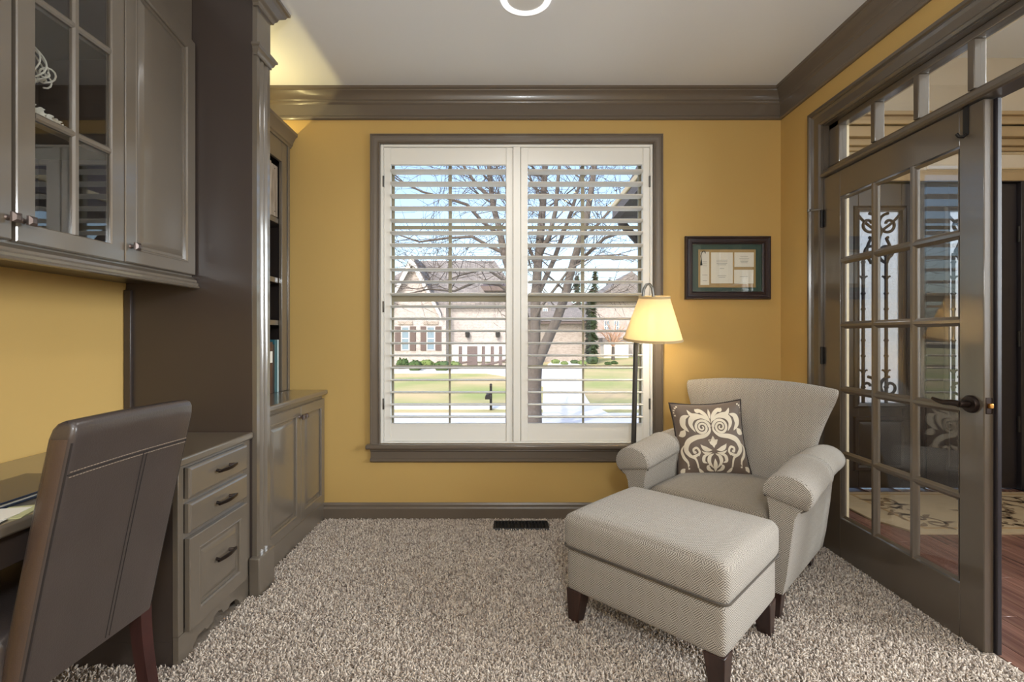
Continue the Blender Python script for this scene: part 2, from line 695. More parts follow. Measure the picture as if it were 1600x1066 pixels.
# crown moulding  (p projection, drop below the ceiling)
cp = [(0, -.193), (.012, -.193), (.018, -.186), (.018, -.176), (.011, -.168), (.011, -.098), (.016, -.092), (.02, -.082), (.02, -.076),
      (.024, -.072), (.028, -.056), (.038, -.038), (.05, -.026), (.052, -.018), (.06, -.014), (.062, 0), (0, 0)]
c1 = MB().loft([[(XL + .0 + p, YF - p, ZC + h) for p, h in cp], [(XR - p, YF - p, ZC + h) for p, h in cp]])
struct(c1.build('trim_1', M['crown'], smooth=25), 'taupe crown moulding above the window wall')
c2 = MB().loft([[(XR - p, YF - p, ZC + h) for p, h in cp], [(XR - p, YB, ZC + h) for p, h in cp]])
struct(c2.build('trim_2', M['crown'], smooth=25), 'taupe crown moulding above the door wall')

# window casing, stool, apron
casing = [(0, 0), (0, .014), (.006, .018), (.012, .014), (.03, .015), (.045, .02), (.05, .02), (.054, .026), (.06, .026), (.063, .017), (.063, 0)]
cs = MB()
poly = rect(WX0, WX1, WZ0, WZ1)
# three-sided casing: top and sides
n = len(casing)
vs = []
for t, d in casing:
    vs += [far(WX0 - t, WZ0, d), far(WX0 - t, WZ1 + t, d), far(WX1 + t, WZ1 + t, d), far(WX1 + t, WZ0, d)]
fs = []
for i in range(n):
    j = (i + 1) % n
    for k in range(3):
        fs.append((i * 4 + k, i * 4 + k + 1, j * 4 + k + 1, j * 4 + k))
fs.append(tuple(i * 4 for i in range(n)))
fs.append(tuple(i * 4 + 3 for i in range(n)))
cs.add(vs, fs)
wincase = struct(cs.build('trim_3', M['crown'], smooth=25), 'taupe moulded casing around the window')
st = MB().box(WX0 - .085, WX1 + .085, YF - .05, YF, WZ0 - .03, WZ0)
struct(st.build('trim_4', M['crown'], bevel=.009, segs=3), 'taupe window stool')
ap = [(0, 0), (.02, 0), (.022, -.012), (.014, -.02), (.014, -.06), (.022, -.066), (.022, -.078), (.012, -.088), (0, -.088)]
a = MB().loft([[(WX0 - .055 - d * .3, YF - d, WZ0 - .03 + h) for d, h in ap], [(WX1 + .055 + d * .3, YF - d, WZ0 - .03 + h) for d, h in ap]])
struct(a.build('trim_5', M['crown'], smooth=25), 'taupe apron under the window stool')

# windows: two double-hung units in one opening
def window_unit(name, x0, x1):
    e = struct_empty(name, ((x0 + x1) / 2, 3.2, WZ0))
    y0, y1 = 3.185, 3.235
    fr = MB().frame(lambda a, b, d: (a, y0 + d, b), rect(x0 + .03, x1 - .03, WZ0 + .03, WZ1 - .03), [(0, -.03), (.03, -.03), (.03, .1), (0, .1)])
    fr.build('window_frame', M['almond'], e)
    zm = 1.414
    for nm, za, zb, yo in (('upper_sash', zm - .0, WZ1 - .03, .022), ('lower_sash', WZ0 + .03, zm + .02, 0)):
        b = MB().frame(lambda a, b, d: (a, y0 + yo + d, b), rect(x0 + .065, x1 - .065, za + .035, zb - .035), [(0, 0), (.037, 0), (.037, .022), (0, .022)])
        s = b.build(nm, M['almond'], e, bevel=.003)
        xm = (x0 + x1) / 2
        wv = .011 if nm == 'upper_sash' else .006
        MB().box(xm - wv, xm + wv, y0 + yo + .004, y0 + yo + .018, za + .03, zb - .03).build('muntin', M['almond'], s)
        zc = (za + zb) / 2
        MB().box(x0 + .06, x1 - .06, y0 + yo + .0055, y0 + yo + .0165, zc - wv, zc + wv).build('muntin', M['almond'], s)
        MB().box(x0 + .062, x1 - .062, y0 + yo + .009, y0 + yo + .013, za + .032, zb - .032).build('pane', M['glass'], s)
    return e


window_unit('window_1', WX0, .04)
window_unit('window_2', .052, WX1)
# jamb lining of the opening
struct(MB().frame(lambda a, b, d: (a, YF + d, b), rect(WX0 + .004, WX1 - .004, WZ0 + .004, WZ1 - .004), [(0, .035), (.01, .035), (.01, .2), (0, .2)]).build('trim_6', M['shutter'], smooth=0), 'white lining of the window opening')

# shutter frame
sf = MB()
Z0, Z1 = WZ0 + .001, WZ1 - .001
sy0, sy1 = YF - .008, YF + .04
sf.box(WX0 + .001, -.804, sy0, sy1, Z0, Z1).box(.897, WX1 - .001, sy0, sy1, Z0, Z1)
sf.box(-.804, .897, sy0, sy1, 2.379, Z1).box(-.804, .897, sy0, sy1, Z0, .4985).box(.0235, .0705, sy0, sy1, .4985, 2.379)
struct(sf.build('trim_7', M['shutter'], bevel=.003), 'white frame that holds the plantation shutters')


def shutter(x0, x1, l0, l1, label, hinge_left):
    e = thing('plantation_shutter', label, 'shutter', ((x0 + x1) / 2, YF + .01, .5), group=None)
    y0, y1 = YF + .0, YF + .03
    zb, zt, lz0, lz1 = .5, 2.3775, .6137, 2.27
    for a, b in ((x0 + .0015, l0), (l1, x1 - .0015)):
        mb = MB().box(a, b, y0, y1, zb, zt)
        # bead along the edge
        mb.box(a + .004, a + .007, y0 - .0025, y0, zb, zt)
        mb.build('stile', M['shutter'], e, bevel=.002)
    MB().box(l0, l1, y0 + .002, y1 - .002, lz1, zt).build('rail', M['shutter'], e, bevel=.002)
    MB().box(l0, l1, y0 + .002, y1 - .002, zb, lz0).build('rail', M['shutter'], e, bevel=.002)
    # louvers: elliptical blades
    first = None
    dep, th = .043, .007
    yc = YF + .017
    for i in range(21):
        z = .655 + i * .0786
        if first is None:
            rings = []
            for x in (l0 + .003, l1 - .003):
                rings.append([(x, yc + dep * math.cos(t), z + th * math.sin(t) - .07 * dep * math.cos(t)) for t in [2 * PI * k / 14 for k in range(14)]])
            first = MB().loft(rings).build('louver', M['shutter'], e, smooth=50)
        else:
            copy_part(first, e, (0, 0, i * .0786))
    hx = x0 + .0015 if hinge_left else x1 - .0015
    for z in (.74, 1.36, 2.16):
        MB().box(hx - .006, hx + .004, y0 - .0105, y0 + .002, z - .035, z + .035).build('hinge', M['steel'], e, bevel=.001)
    return e


shutter(-.804, .0225, -.7595, -.022, 'white shutter panel with open louvers, in front of the brick house and mailbox view', True)
shutter(.072, .897, .117, .851, 'white shutter panel with open louvers, partly behind the floor lamp', False)

# ------------------------------------------------------------------ right wall: door casing, transom, french door
def door_casing():
    cas = [(0, 0), (0, .012), (.01, .02), (.02, .014), (.055, .016), (.066, .024), (.074, .02), (.08, .03), (.094, .03), (.1, .018), (.1, 0)]
    vs, fs = [], []
    n = len(cas)
    for t, d in cas:
        vs += [rgt(DY1 + t, 0, d), rgt(DY1 + t, DZ + t, d), rgt(DY0 - t, DZ + t, d), rgt(DY0 - t, 0, d)]
    for i in range(n):
        j = (i + 1) % n
        for k in range(3):
            fs.append((i * 4 + k, i * 4 + k + 1, j * 4 + k + 1, j * 4 + k))
    fs.append(tuple(i * 4 for i in range(n)))
    fs.append(tuple(i * 4 + 3 for i in range(n)))
    struct(MB().add(vs, fs).build('trim_8', M['door_paint'], smooth=25), 'taupe moulded casing around the double doors and transom')
    # jamb lining
    jb = MB()
    jb.box(XR - .0, XR + .126, DY1 - .003, DY1 + .012, 0, DZ + .01).box(XR, XR + .126, DY0 - .012, DY0 + .018, 0, DZ + .01)
    jb.box(XR, XR + .126, DY0 - .012, DY1 + .012, DZ - .004, DZ + .012)
    # door stop
    jb.box(XR + .04, XR + .055, DY1 - .018, DY1, 0, 2.046)
    struct(jb.build('trim_9', M['door_paint']), 'taupe jamb lining of the double doorway')
    # foyer side casing
    fc = MB()
    fc.box(XR + .126, XR + .146, DY1, DY1 + .1, 0, DZ + .1).box(XR + .126, XR + .146, DY0 - .1, DY0, 0, DZ + .1).box(XR + .126, XR + .146, DY0 - .1, DY1 + .1, DZ, DZ + .1)
    struct(fc.build('trim_10', M['cream'], bevel=.004), 'cream casing on the foyer side of the doorway')


door_casing()

# transom window
tr = struct_empty('window_3', (XR + .05, (DY0 + DY1) / 2, 2.046), 'transom window of square panes above the double doors')
rail = MB()
rp = [(-.012, 2.046), (-.02, 2.05), (-.02, 2.062), (-.008, 2.07), (0, 2.088), (.07, 2.088), (.07, 2.046)]
rail.loft([[(XR + d, y, z) for d, z in rp] for y in (DY0 + .02, DY1 - .004)])
rail.build('transom_rail', M['door_paint'], tr, smooth=25)
tf = MB()
ty = [DY1 - .012 - .0]
TX0, TX1 = XR + .03, XR + .075
tf.box(TX0, TX1, DY1 - .085, DY1 - .004, 2.088, DZ - .004)
tf.box(TX0, TX1, DY0 + .02, DY0 + .08, 2.088, DZ - .004)
tf.box(TX0, TX1, DY0 + .02, DY1 - .004, DZ - .035, DZ - .004)
tf.box(TX0, TX1, DY0 + .02, DY1 - .004, 2.088, 2.112)
tf.build('transom_frame', M['door_paint'], tr, bevel=.004)
ys = [DY1 - .085] + [2.358 - .2505 * i for i in range(6)] + [DY0 + .08]
for y in ys[1:-1]:
    MB().box(TX0 - .004, TX1, y - .014, y + .014, 2.112, DZ - .035).build('muntin', M['door_paint'], tr, bevel=.004)
for a, b in zip(ys[1:], ys[:-1]):
    MB().box(XR + .05, XR + .054, a + .0, b - .0, 2.108, DZ - .03).build('pane', M['door_glass'], tr)

# closed french door leaf
fd = struct_empty('door_1', (XR, DY1, 0), 'closed taupe french door leaf with fifteen glass panes')
DX0, DX1 = XR + .001, XR + .037          # leaf thickness 36 mm
dy0, dy1 = 1.778, 2.686
gy0, gy1 = 1.876, 2.552
gz0, gz1 = .218, 1.905
dm = lambda a, b, d: (DX0 - d, a, b)
MB().box(DX0, DX1, gy1, dy1, .012, 2.042).build('stile', M['door_paint'], fd, bevel=.003)
MB().box(DX0, DX1, dy0, gy0, .012, 2.042).build('stile', M['door_paint'], fd, bevel=.003)
MB().box(DX0, DX1, gy0, gy1, gz1, 2.042).build('rail', M['door_paint'], fd, bevel=.002)
MB().box(DX0, DX1, gy0, gy1, .012, gz0).build('rail', M['door_paint'], fd, bevel=.002)
cw = (gy1 - gy0) / 3
rh = (gz1 - gz0) / 5


def muntin_prof(m, a0, a1, b0, b1, vert):
    """ogee-section bar between two glass rows/columns"""
    if vert:
        c = (a0 + a1) / 2
        rings = [[(x + DX0, c + s, z) for x, s in ((.001, -.006), (.001, .006), (.01, .015), (.026, .015), (.035, .006), (.035, -.006), (.026, -.015), (.01, -.015))] for z in (b0, b1)]
    else:
        c = (b0 + b1) / 2
        rings = [[(x + DX0, y, c + s) for x, s in ((.001, -.006), (.001, .006), (.01, .015), (.026, .015), (.035, .006), (.035, -.006), (.026, -.015), (.01, -.015))] for y in (a0, a1)]
    if not vert:
        rings = [[(p[0] + (.0006 if p[0] < DX0 + .018 else -.0006), p[1], p[2]) for p in r] for r in rings]
    return MB().loft(rings)


for i in (1, 2):
    y = gy0 + cw * i
    muntin_prof(dm, y - .015, y + .015, gz0, gz1, True).build('muntin', M['door_paint'], fd, smooth=20)
for i in range(1, 5):
    z = gz0 + rh * i
    muntin_prof(dm, gy0, gy1, z - .0145, z + .0145, False).build('muntin', M['door_paint'], fd, smooth=20)
for i in range(3):
    for j in range(5):
        a0, a1, b0, b1 = gy0 + cw * i, gy0 + cw * (i + 1), gz0 + rh * j, gz0 + rh * (j + 1)
        p = MB().box(DX0 + .016, DX0 + .02, a0 + .002, a1 - .002, b0 + .002, b1 - .002).build('pane', M['door_glass'], fd)
        # glazing bead round the pane
        MB().frame(dm, rect(a0 + .019, a1 - .019, b0 + .019, b1 - .019), [(0, -.014), (.004, -.009), (.012, -.004), (.013, -.016)]).build('glazing_bead', M['door_paint'], p, smooth=25)
# astragal on the edge (foyer side)
MB().box(DX1 - .0, DX1 + .018, dy0 - .012, dy0 + .03, .012, 2.042).build('astragal', M['front_door'], fd, bevel=.003)
# lever handle
lz, ly = .918, 1.826
hd = MB().lathe([(0, DX0 - .001), (.033, DX0 - .001), (.033, DX0 - .008), (.029, DX0 - .014), (.014, DX0 - .016), (.0125, DX0 - .05), (.0, DX0 - .052)], (0, ly, lz), 32, 'x')
lv = [(DX0 - .043, ly - .004, lz), (DX0 - .046, ly + .03, lz + .002), (DX0 - .048, ly + .06, lz - .002), (DX0 - .047, ly + .09, lz + .001), (DX0 - .044, ly + .118, lz + .007)]
hd.tube(lv, [.0125, .012, .0105, .009, .006], 10)
hd.build('lever_handle', M['bronze'], fd, smooth=40)
pl = MB().box(DX0 + .006, DX0 + .031, dy0 - .0022, dy0 + .002, lz - .03, lz + .03).build('latch_plate', M['bronze'], fd, bevel=.002)
MB().box(DX0 + .012, DX0 + .026, dy0 - .012, dy0, lz - .009, lz + .009).build('latch_bolt', M['brass'], pl, bevel=.003)
for z in (.2, 1.066, 1.822):
    h = MB().tube([(XR - .008, DY1 - .002, z - .048), (XR - .008, DY1 - .002, z + .048)], .008, 10)
    h.box(XR - .005, XR - .001, DY1 - .02, DY1 + .014, z - .044, z + .044)
    hh = h.build('hinge', M['black'], fd, smooth=40)
    if z > 1.5:
        s = MB().tube([(XR - .012, DY1 - .002, z + .05), (XR - .03, DY1 + .01, z + .052), (XR - .06, DY1 + .02, z + .05)], .0045, 8)
        s.lathe([(0, 0), (.009, 0), (.009, .012), (0, .012)], (XR - .066, DY1 + .02, z + .044), 12)
        s.build('hinge_stop', M['steel'], hh, smooth=40)

# over-door hook
hk = thing('over_door_hook', 'small black strap hook hung over the top of the french door', 'hook', (XR, 1.846, 2.0))
m = MB().box(DX0 - .004, DX0 - .0015, 1.835, 1.857, 1.935, 2.0445).box(DX0 - .004, DX0 + .03, 1.835, 1.857, 2.0425, 2.045)
m.build('strap', M['black'], hk)
MB().tube([(DX0 - .003, 1.846, 1.94), (DX0 - .012, 1.847, 1.93), (DX0 - .026, 1.85, 1.932), (DX0 - .034, 1.852, 1.944)], .006, 8).build('hook_arm', M['black'], hk, smooth=50)

# ------------------------------------------------------------------ foyer beyond the door
FX0, FX1, FY0, FY1, FZ = XR + .126, 4.7, -1.4, 3.72, 3.3
fbase = struct(MB().box(XR + .06, FX1 + .1, FY0, FY1 + .2, -.12, -.012).build('floor_foyer', mat('subfloor', (70, 45, 38), 0.6)), 'wood plank floor of the foyer')
M['plank'] = wood_mat('brown_plank', (92, 62, 54), (136, 100, 86), 0.26, (40, 1.6, 40), 0.08)
pw, plen = .083, 1.15
pm = MB().box(-pw / 2 + .0008, pw / 2 - .0008, -plen / 2 + .0008, plen / 2 - .0008, -.012, 0)
p0 = pm.build('plank', M['plank'], fbase, bevel=.0015, segs=1)
x = XR + .062 + pw / 2
row = 0
first = True
while x < 4.4:
    y = FY0 + .6 + (row * .37) % plen
    while y < FY1 - .1:
        if y > .3:
            if first:
                o = p0
                first = False
            else:
                o = p0.copy()
                COL.objects.link(o)
                o.parent = fbase
                o.matrix_parent_inverse = p0.matrix_parent_inverse
            o.location = (x, y, 0)
        y += plen
    x += pw
    row += 1
struct(MB().box(FX0, FX1, FY1, FY1 + .2, 2.35, FZ).box(FX0, 2.44, FY1, FY1 + .2, -.1, 2.35).box(3.96, FX1, FY1, FY1 + .2, -.1, 2.35).build('wall_foyer_front', M['foyer_wall']))
struct(MB().box(FX1, FX1 + .1, FY0, FY1, -.1, FZ).build('wall_foyer_right', M['foyer_wall']))
struct(MB().box(FX0, FX1, FY0 - .1, FY0, -.1, FZ).build('wall_foyer_back', M['foyer_wall']))
struct(MB().box(FX0 - .2, FX1 + .1, FY0 - .1, FY1 + .2, FZ, FZ + .1).build('ceiling_foyer', M['ceiling']))
struct(MB().box(XR + .02, FX0, FY0, FY1 + .2, ZC + .15, FZ).box(XR + .02, FX0, YF + .2, FY1 + .2, -.1, ZC + .15).build('wall_foyer_left', M['foyer_wall']))
# cream pilaster with plinth at the left of the entrance
pil = MB().box(FX0, 2.05, 3.1, FY1, 0, 2.6)
pil.box(FX0, 2.09, 3.06, FY1, 0, .2)
pil.box(FX0, 2.075, 3.075, FY1, .2, .235)
struct(pil.build('trim_11', mat('taupe_pilaster_paint', (150, 134, 112), 0.5), bevel=.006), 'cream pilaster with plinth beside the front doors')
# over-door cornice and panel
ff = lambda a, b, d: (a, FY1 - d, b)
oc = MB()
for z0, z1, d in ((2.35, 2.42, .035), (2.42, 2.44, .02), (2.58, 2.61, .03), (2.61, 2.66, .06), (2.66, 2.74, .1), (2.74, 2.77, .13), (2.80, 2.83, .15)):
    oc.pbox(ff, 2.05, FX1, z0, z1, 0, d)
oc.pbox(ff, 2.05, FX1, 2.74, 2.83, 0, .12)
struct(oc.build('trim_12', mat('tan_cornice_paint', (168, 146, 112), 0.45), bevel=.005), 'cream cornice above the front doors')
for i, (a0, a1) in enumerate(((2.2, 3.1), (3.2, 3.95), (4.05, 4.6))):
    struct(MB().frame(ff, rect(a0, a1, 2.46, 2.56), [(0, .004), (.006, .014), (.014, .01), (.018, 0), (0, 0)]).build('trim_%d' % (13 + i), M['cream'], smooth=20), 'cream panel moulding over the front doors')

M['textured_glass'] = bpy.data.materials.new('textured_glass')
m = M['textured_glass']
m.use_nodes = True
nt = m.node_tree
nt.nodes.clear()
out = nt.nodes.new('ShaderNodeOutputMaterial')
rf = nt.nodes.new('ShaderNodeBsdfRefraction')
rf.inputs['Roughness'].default_value = 0.25
rf.inputs['IOR'].default_value = 1.2
rf.inputs['Color'].default_value = (1, .93, .9, 1)
tl = nt.nodes.new('ShaderNodeBsdfTranslucent')
tl.inputs['Color'].default_value = (.95, .93, .9, 1)
tc = nt.nodes.new('ShaderNodeTexCoord')
vo = nt.nodes.new('ShaderNodeTexNoise')
vo.inputs['Scale'].default_value = 55
nt.links.new(tc.outputs['Object'], vo.inputs['Vector'])
bp = nt.nodes.new('ShaderNodeBump')
bp.inputs['Strength'].default_value = 0.9
bp.inputs['Distance'].default_value = 0.02
nt.links.new(vo.outputs['Fac'], bp.inputs['Height'])
nt.links.new(bp.outputs['Normal'], rf.inputs['Normal'])
mx = nt.nodes.new('ShaderNodeMixShader')
mx.inputs['Fac'].default_value = 0.5
nt.links.new(rf.outputs[0], mx.inputs[1])
nt.links.new(tl.outputs[0], mx.inputs[2])
nt.links.new(mx.outputs[0], out.inputs['Surface'])


def front_door(name, x0, x1, label, hinge_right):
    e = struct_empty(name, (x0, FY1, 0), label)
    y0, y1 = FY1 - .0, FY1 + .045
    lx0, lx1, lz0, lz1 = x0 + .17, x1 - .17, .66, 2.13
    b = MB()
    b.box(x0, lx0, y0, y1, .01, 2.34).box(lx1, x1, y0, y1, .01, 2.34).box(lx0, lx1, y0, y1, lz1, 2.34).box(lx0, lx1, y0, y1, .01, lz0)
    b.build('door_slab', M['front_door'], e, bevel=.004)
    MB().frame(ff, rect(lx0, lx1, lz0, lz1), [(0, .0), (0, .012), (.02, .018), (.035, .008), (.04, 0)]).build('lite_moulding', M['front_door'], e, smooth=20)
    MB().panel(ff, rect(lx0 - .04, lx1 + .04, .14, .56), [(0, 0), (.008, .012), (.03, .012), (.045, .002), (.075, .01)]).build('lower_panel', M['front_door'], e, smooth=20)
    MB().box(lx0, lx1, y0 + .03, y0 + .036, lz0, lz1).build('pane', M['textured_glass'], e)
    # wrought iron scrolls
    ir = MB()
    yi = y0 + .015
    cx = (lx0 + lx1) / 2
    w2 = (lx1 - lx0) / 2
    P = lambda pts: [(px, yi, pz) for px, pz in pts]
    bars = [cx - w2 * .72, cx + w2 * .35]
    for bx in bars:
        ir.tube([(bx, yi, lz0), (bx, yi, lz1 - .3 if bx > cx else lz1 - .32)], .012, 8)
        for k in range(9):
            z = lz0 + .12 + k * .12
            if z < lz1 - .34:
                ir.lathe([(0, -.014), (.012, -.012), (.018, 0), (.012, .012), (0, .014)], (bx, yi, z), 8)
                if k % 3 == 1:
                    ir.tube(P([(bx - .03, z + .012), (bx, z), (bx + .03, z + .012)]), .008, 6)
    for sx in (-1, 1):
        ir.tube(P(spiral(cx + sx * w2 * .45, lz1 - .1, .085, .02, PI / 2 if sx < 0 else PI / 2, 1.2 * sx, 30)), .0115, 6)
        ir.tube(P(spiral(cx + sx * w2 * .4, lz1 - .32, .075, .018, -PI / 2, -1.25 * sx, 30)), .0115, 6)
        ir.tube(P(spiral(cx + sx * w2 * .5, lz0 + .12, .08, .02, PI / 2, 1.2 * sx, 30)), .0115, 6)
        ir.tube(P(bez((cx + sx * w2 * .45, lz1 - .2), (cx + sx * .02, lz1 - .2), (cx + sx * w2 * .9, lz1 - .27), (cx + sx * w2 * .35, lz1 - .395))), .0115, 6)
        ir.tube(P(bez((cx + sx * w2 * .95, lz1 - .03), (cx + sx * w2 * .3, lz1 - .16), (cx + sx * w2 * .1, lz1 - .1), (cx, lz1 - .25))), .01, 6)
    ir.build('iron_scrollwork', M['iron'], e, smooth=50)
    if hinge_right:
        for z in (.5, 1.15, 1.95):
            MB().tube([(x1 + .006, y0 - .012, z - .06), (x1 + .006, y0 - .012, z + .06)], .012, 10).build('hinge', M['black'], e, smooth=50)
    return e


front_door('door_2', 2.50, 3.17, 'dark front door leaf with wrought iron glass, left of the pair', False)
front_door('door_3', 3.19, 3.88, 'dark front door leaf with wrought iron glass, right of the pair', True)
df = MB().box(2.44, 2.495, FY1 - .03, FY1 + .1, 0, 2.35).box(3.885, 3.96, FY1 - .03, FY1 + .1, 0, 2.35).box(2.44, 3.96, FY1 - .03, FY1 + .1, 2.343, 2.36)
df.box(3.172, 3.188, FY1 + .005, FY1 + .06, 0, 2.343)
struct(df.build('trim_16', M['front_door'], bevel=.004), 'dark frame of the front doors')
# dark wainscot panelling right of the door, seen past the leaf
dp = MB().box(3.96, FX1, FY1 - .02, FY1, 0, 2.35)
dp.panel(ff, rect(4.02, 4.5, .3, 2.2), [(0, .02), (.01, .035), (.04, .035), (.06, .022), (.09, .032)])
struct(dp.build('trim_17', M['front_door'], smooth=20), 'dark panelled sidelight beside the front doors')


# strokes: width-varying flat ribbons used for woven or printed pattern
def stroke(mb, pts, wid, surf, nl=2):
    n = len(pts)
    base = len(mb.v)
    for i, p in enumerate(pts):
        a = pts[max(i - 1, 0)]
        b = pts[min(i + 1, n - 1)]
        dx, dy = b[0] - a[0], b[1] - a[1]
        L = math.hypot(dx, dy) or 1
        nx, ny = -dy / L, dx / L
        w = wid(i / (n - 1)) if callable(wid) else wid
        for k in range(nl + 1):
            s = (k / nl * 2 - 1) * w
            mb.v.append(tuple(surf(p[0] + nx * s, p[1] + ny * s)))
    for i in range(n - 1):
        for k in range(nl):
            q = base + i * (nl + 1) + k
            mb.f.append((q, q + 1, q + nl + 2, q + nl + 1))
    return mb


leafw = lambda w, p=1.0: (lambda t: w * math.sin(PI * min(1, max(0, t)) ** p) + .0008)


def leaf(p0, p1, bend, n=10):
    mx_, my_ = (p0[0] + p1[0]) / 2, (p0[1] + p1[1]) / 2
    dx, dy = p1[0] - p0[0], p1[1] - p0[1]
    c = (mx_ - dy * bend, my_ + dx * bend)
    return [((1 - t) ** 2 * p0[0] + 2 * t * (1 - t) * c[0] + t * t * p1[0], (1 - t) ** 2 * p0[1] + 2 * t * (1 - t) * c[1] + t * t * p1[1]) for t in [i / n for i in range(n + 1)]]


# rug
rug = thing('floral_rug', 'cream rug with a brown floral scroll pattern on the foyer wood floor', 'rug', (3.1, 3.2, 0))
rp = [(2.42, 2.87), (4.6, 2.87), (4.6, 3.62), (2.3, 3.62), (2.3, 3.1)]
rm = MB()
rm.add([(a, b, 0.001) for a, b in rp] + [(a, b, .011) for a, b in rp], [tuple(range(5))[::-1], tuple(range(5, 10))] + [(i, (i + 1) % 5, 5 + (i + 1) % 5, 5 + i) for i in range(5)])
rm.build('field', mat('cream_rug_wool', (172, 154, 126), 0.95, noise=(9, 0.2)), rug)
fl = MB()
sfc = lambda a, b: (a, b, .0125)
for k in range(26):
    cx, cy = random.uniform(2.5, 4.5), random.uniform(2.97, 3.55)
    a = random.uniform(0, 2 * PI)
    stroke(fl, spiral(cx, cy, .1, .02, a, random.choice((-.8, .8)), 18), .009, sfc, 1)
    for q in range(4):
        aa = a + q * 1.4
        stroke(fl, leaf((cx + .06 * math.cos(aa), cy + .06 * math.sin(aa)), (cx + .15 * math.cos(aa + .5), cy + .12 * math.sin(aa + .5)), .3), leafw(.016), sfc, 1)
fl.build('floral_pattern', mat('brown_rug_wool', (116, 96, 74), 0.95), rug, recalc=False, smooth=0)['kind'] = 'stuff'
bd = MB().frame(lambda a, b, d: (a, b, d), rect(2.52, 4.5, 2.95, 3.56), [(0, .0122), (.018, .0122), (.018, .0105), (0, .0105)])
bd.build('border_line', mat('tan_rug_wool', (160, 132, 94), 0.95), rug)

# ------------------------------------------------------------------ left side: built-in desk, cabinets, bookcase
lc = lambda X0: (lambda a, b, d: (X0 + d, a, b))


def raised_door(e, X0, a0, a1, b0, b1, stile=.06, name='door', poly=None, th=.02, mtl=None):
    """door slab with recessed moulding and raised centre panel, front at X0"""
    mtl = mtl or M['paint']
    m = lc(X0)
    outer = poly or rect(a0, a1, b0, b1)
    inner = offset_poly(outer, -stile)
    fr = MB().frame(m, inner, [(0, -.012), (0, -.004), (.005, .0015), (.009, .0015), (.011, 0), (stile - .003, 0), (stile, -.003), (stile, -th), (0, -th)])
    d = fr.build(name, mtl, e, smooth=25)
    pn = MB().panel(m, inner, [(0, -.016), (.0, -.011), (.008, -.011), (.012, -.011), (.032, -.003), (.036, -.002)])
    pn.build('panel', mtl, d, smooth=20)
    return d


def knob(parent, X0, y, z, mtl=None):
    k = MB().lathe([(0, 0), (.009, 0), (.006, .004), (.0055, .018)], (X0, y, z), 12, 'x')
    s = .0135

    def sq(x, h):
        return [(X0 + x, y - h, z - h), (X0 + x, y + h, z - h), (X0 + x, y + h, z + h), (X0 + x, y - h, z + h)]
    k.loft([sq(.015, .007), sq(.021, s), (sq(.028, s)), sq(.033, .006)])
    return k.build('knob', mtl or M['pewter'], parent, smooth=30)


def pull(parent, X0, yc, z, L=.1):
    p = MB()
    p.tube([(X0, yc - L / 2 + .008, z), (X0 + .02, yc - L / 2, z)], .006, 8)
    p.tube([(X0, yc + L / 2 - .008, z), (X0 + .02, yc + L / 2, z)], .006, 8)
    rings = []
    for i in range(9):
        t = i / 8
        y = yc - L / 2 - .012 + (L + .024) * t
        x = X0 + .02 + .008 * math.sin(PI * t)
        h = .0045 + .002 * math.sin(PI * t)
        rings.append([(x - .003, y, z - h), (x + .004, y, z - h), (x + .004, y, z + h), (x - .003, y, z + h)])
    p.loft(rings)
    return p.build('handle', M['bronze'], parent, smooth=30)


# --- drawer cabinet under the desk
dc = thing('drawer_cabinet', 'taupe three drawer desk cabinet with carved skirt between chair and pilaster', 'cabinet', (-1.45, 1.95, 0))
cy0, cy1 = 1.717, 2.192
XF = -1.17
b = MB().box(XL + .004, XF - .02, cy0, cy1, .09, .708)
b.build('carcass', M['paint_shaded'], dc)
fm = lc(XF)
ffr = MB()
ffr.pbox(fm, cy0, cy0 + .03, .1075, .708, -.02, 0).pbox(fm, cy1 - .05, cy1, .1075, .708, -.02, 0)
for z0, z1 in ((.698, .708), (.568, .588), (.442, .463)):
    ffr.pbox(fm, cy0 + .03, cy1 - .05, z0 - .0, z1, -.02, 0)
ffr.build('face_frame', M['paint'], dc, bevel=.0015)
# carved skirt: polygon with bracket feet and a scroll notch
sk = [(cy0, .0), (cy0 + .075, .0), (cy0 + .085, .03), (cy0 + .11, .05), (cy0 + .15, .052), (cy0 + .165, .04), (cy0 + .2, .045), (cy0 + .21, .062), (cy0 + .235, .07),
      (cy0 + .26, .062), (cy0 + .27, .045), (cy0 + .305, .04), (cy0 + .32, .052), (cy0 + .36, .05), (cy0 + .385, .03), (cy0 + .395, .0), (cy1, .0), (cy1, .107), (cy0, .107)]
sm = MB()
k = len(sk)
sm.add([fm(a, z, 0.001) for a, z in sk] + [fm(a, z, -.018) for a, z in sk], [tuple(range(k)), tuple(range(k, 2 * k))[::-1]] + [(i, (i + 1) % k, k + (i + 1) % k, k + i) for i in range(k)])
sm.build('carved_skirt', M['paint'], dc, smooth=0)
MB().box(XL + .004, XF - .0205, cy0, cy0 + .018, 0, .0895).build('side_foot', M['paint_shaded'], dc)
DF = XF + .021
for (z0, z1, raised) in ((.588, .698, False), (.463, .569, False), (.108, .443, True)):
    a0, a1 = cy0 + .034, cy1 - .055
    if raised:
        d = raised_door(dc, DF, a0, a1, z0, z1, .062, 'drawer')
        pull(d, DF - .003, (a0 + a1) / 2 + .01, z0 + .19)
    else:
        d = MB().panel(lc(DF), rect(a0, a1, z0, z1), [(0, -.021), (0, -.007), (.003, -.003), (.009, 0)]).build('drawer', M['paint'], dc, smooth=20)
        pull(d, DF, (a0 + a1) / 2 + .01, (z0 + z1) / 2 + .003)

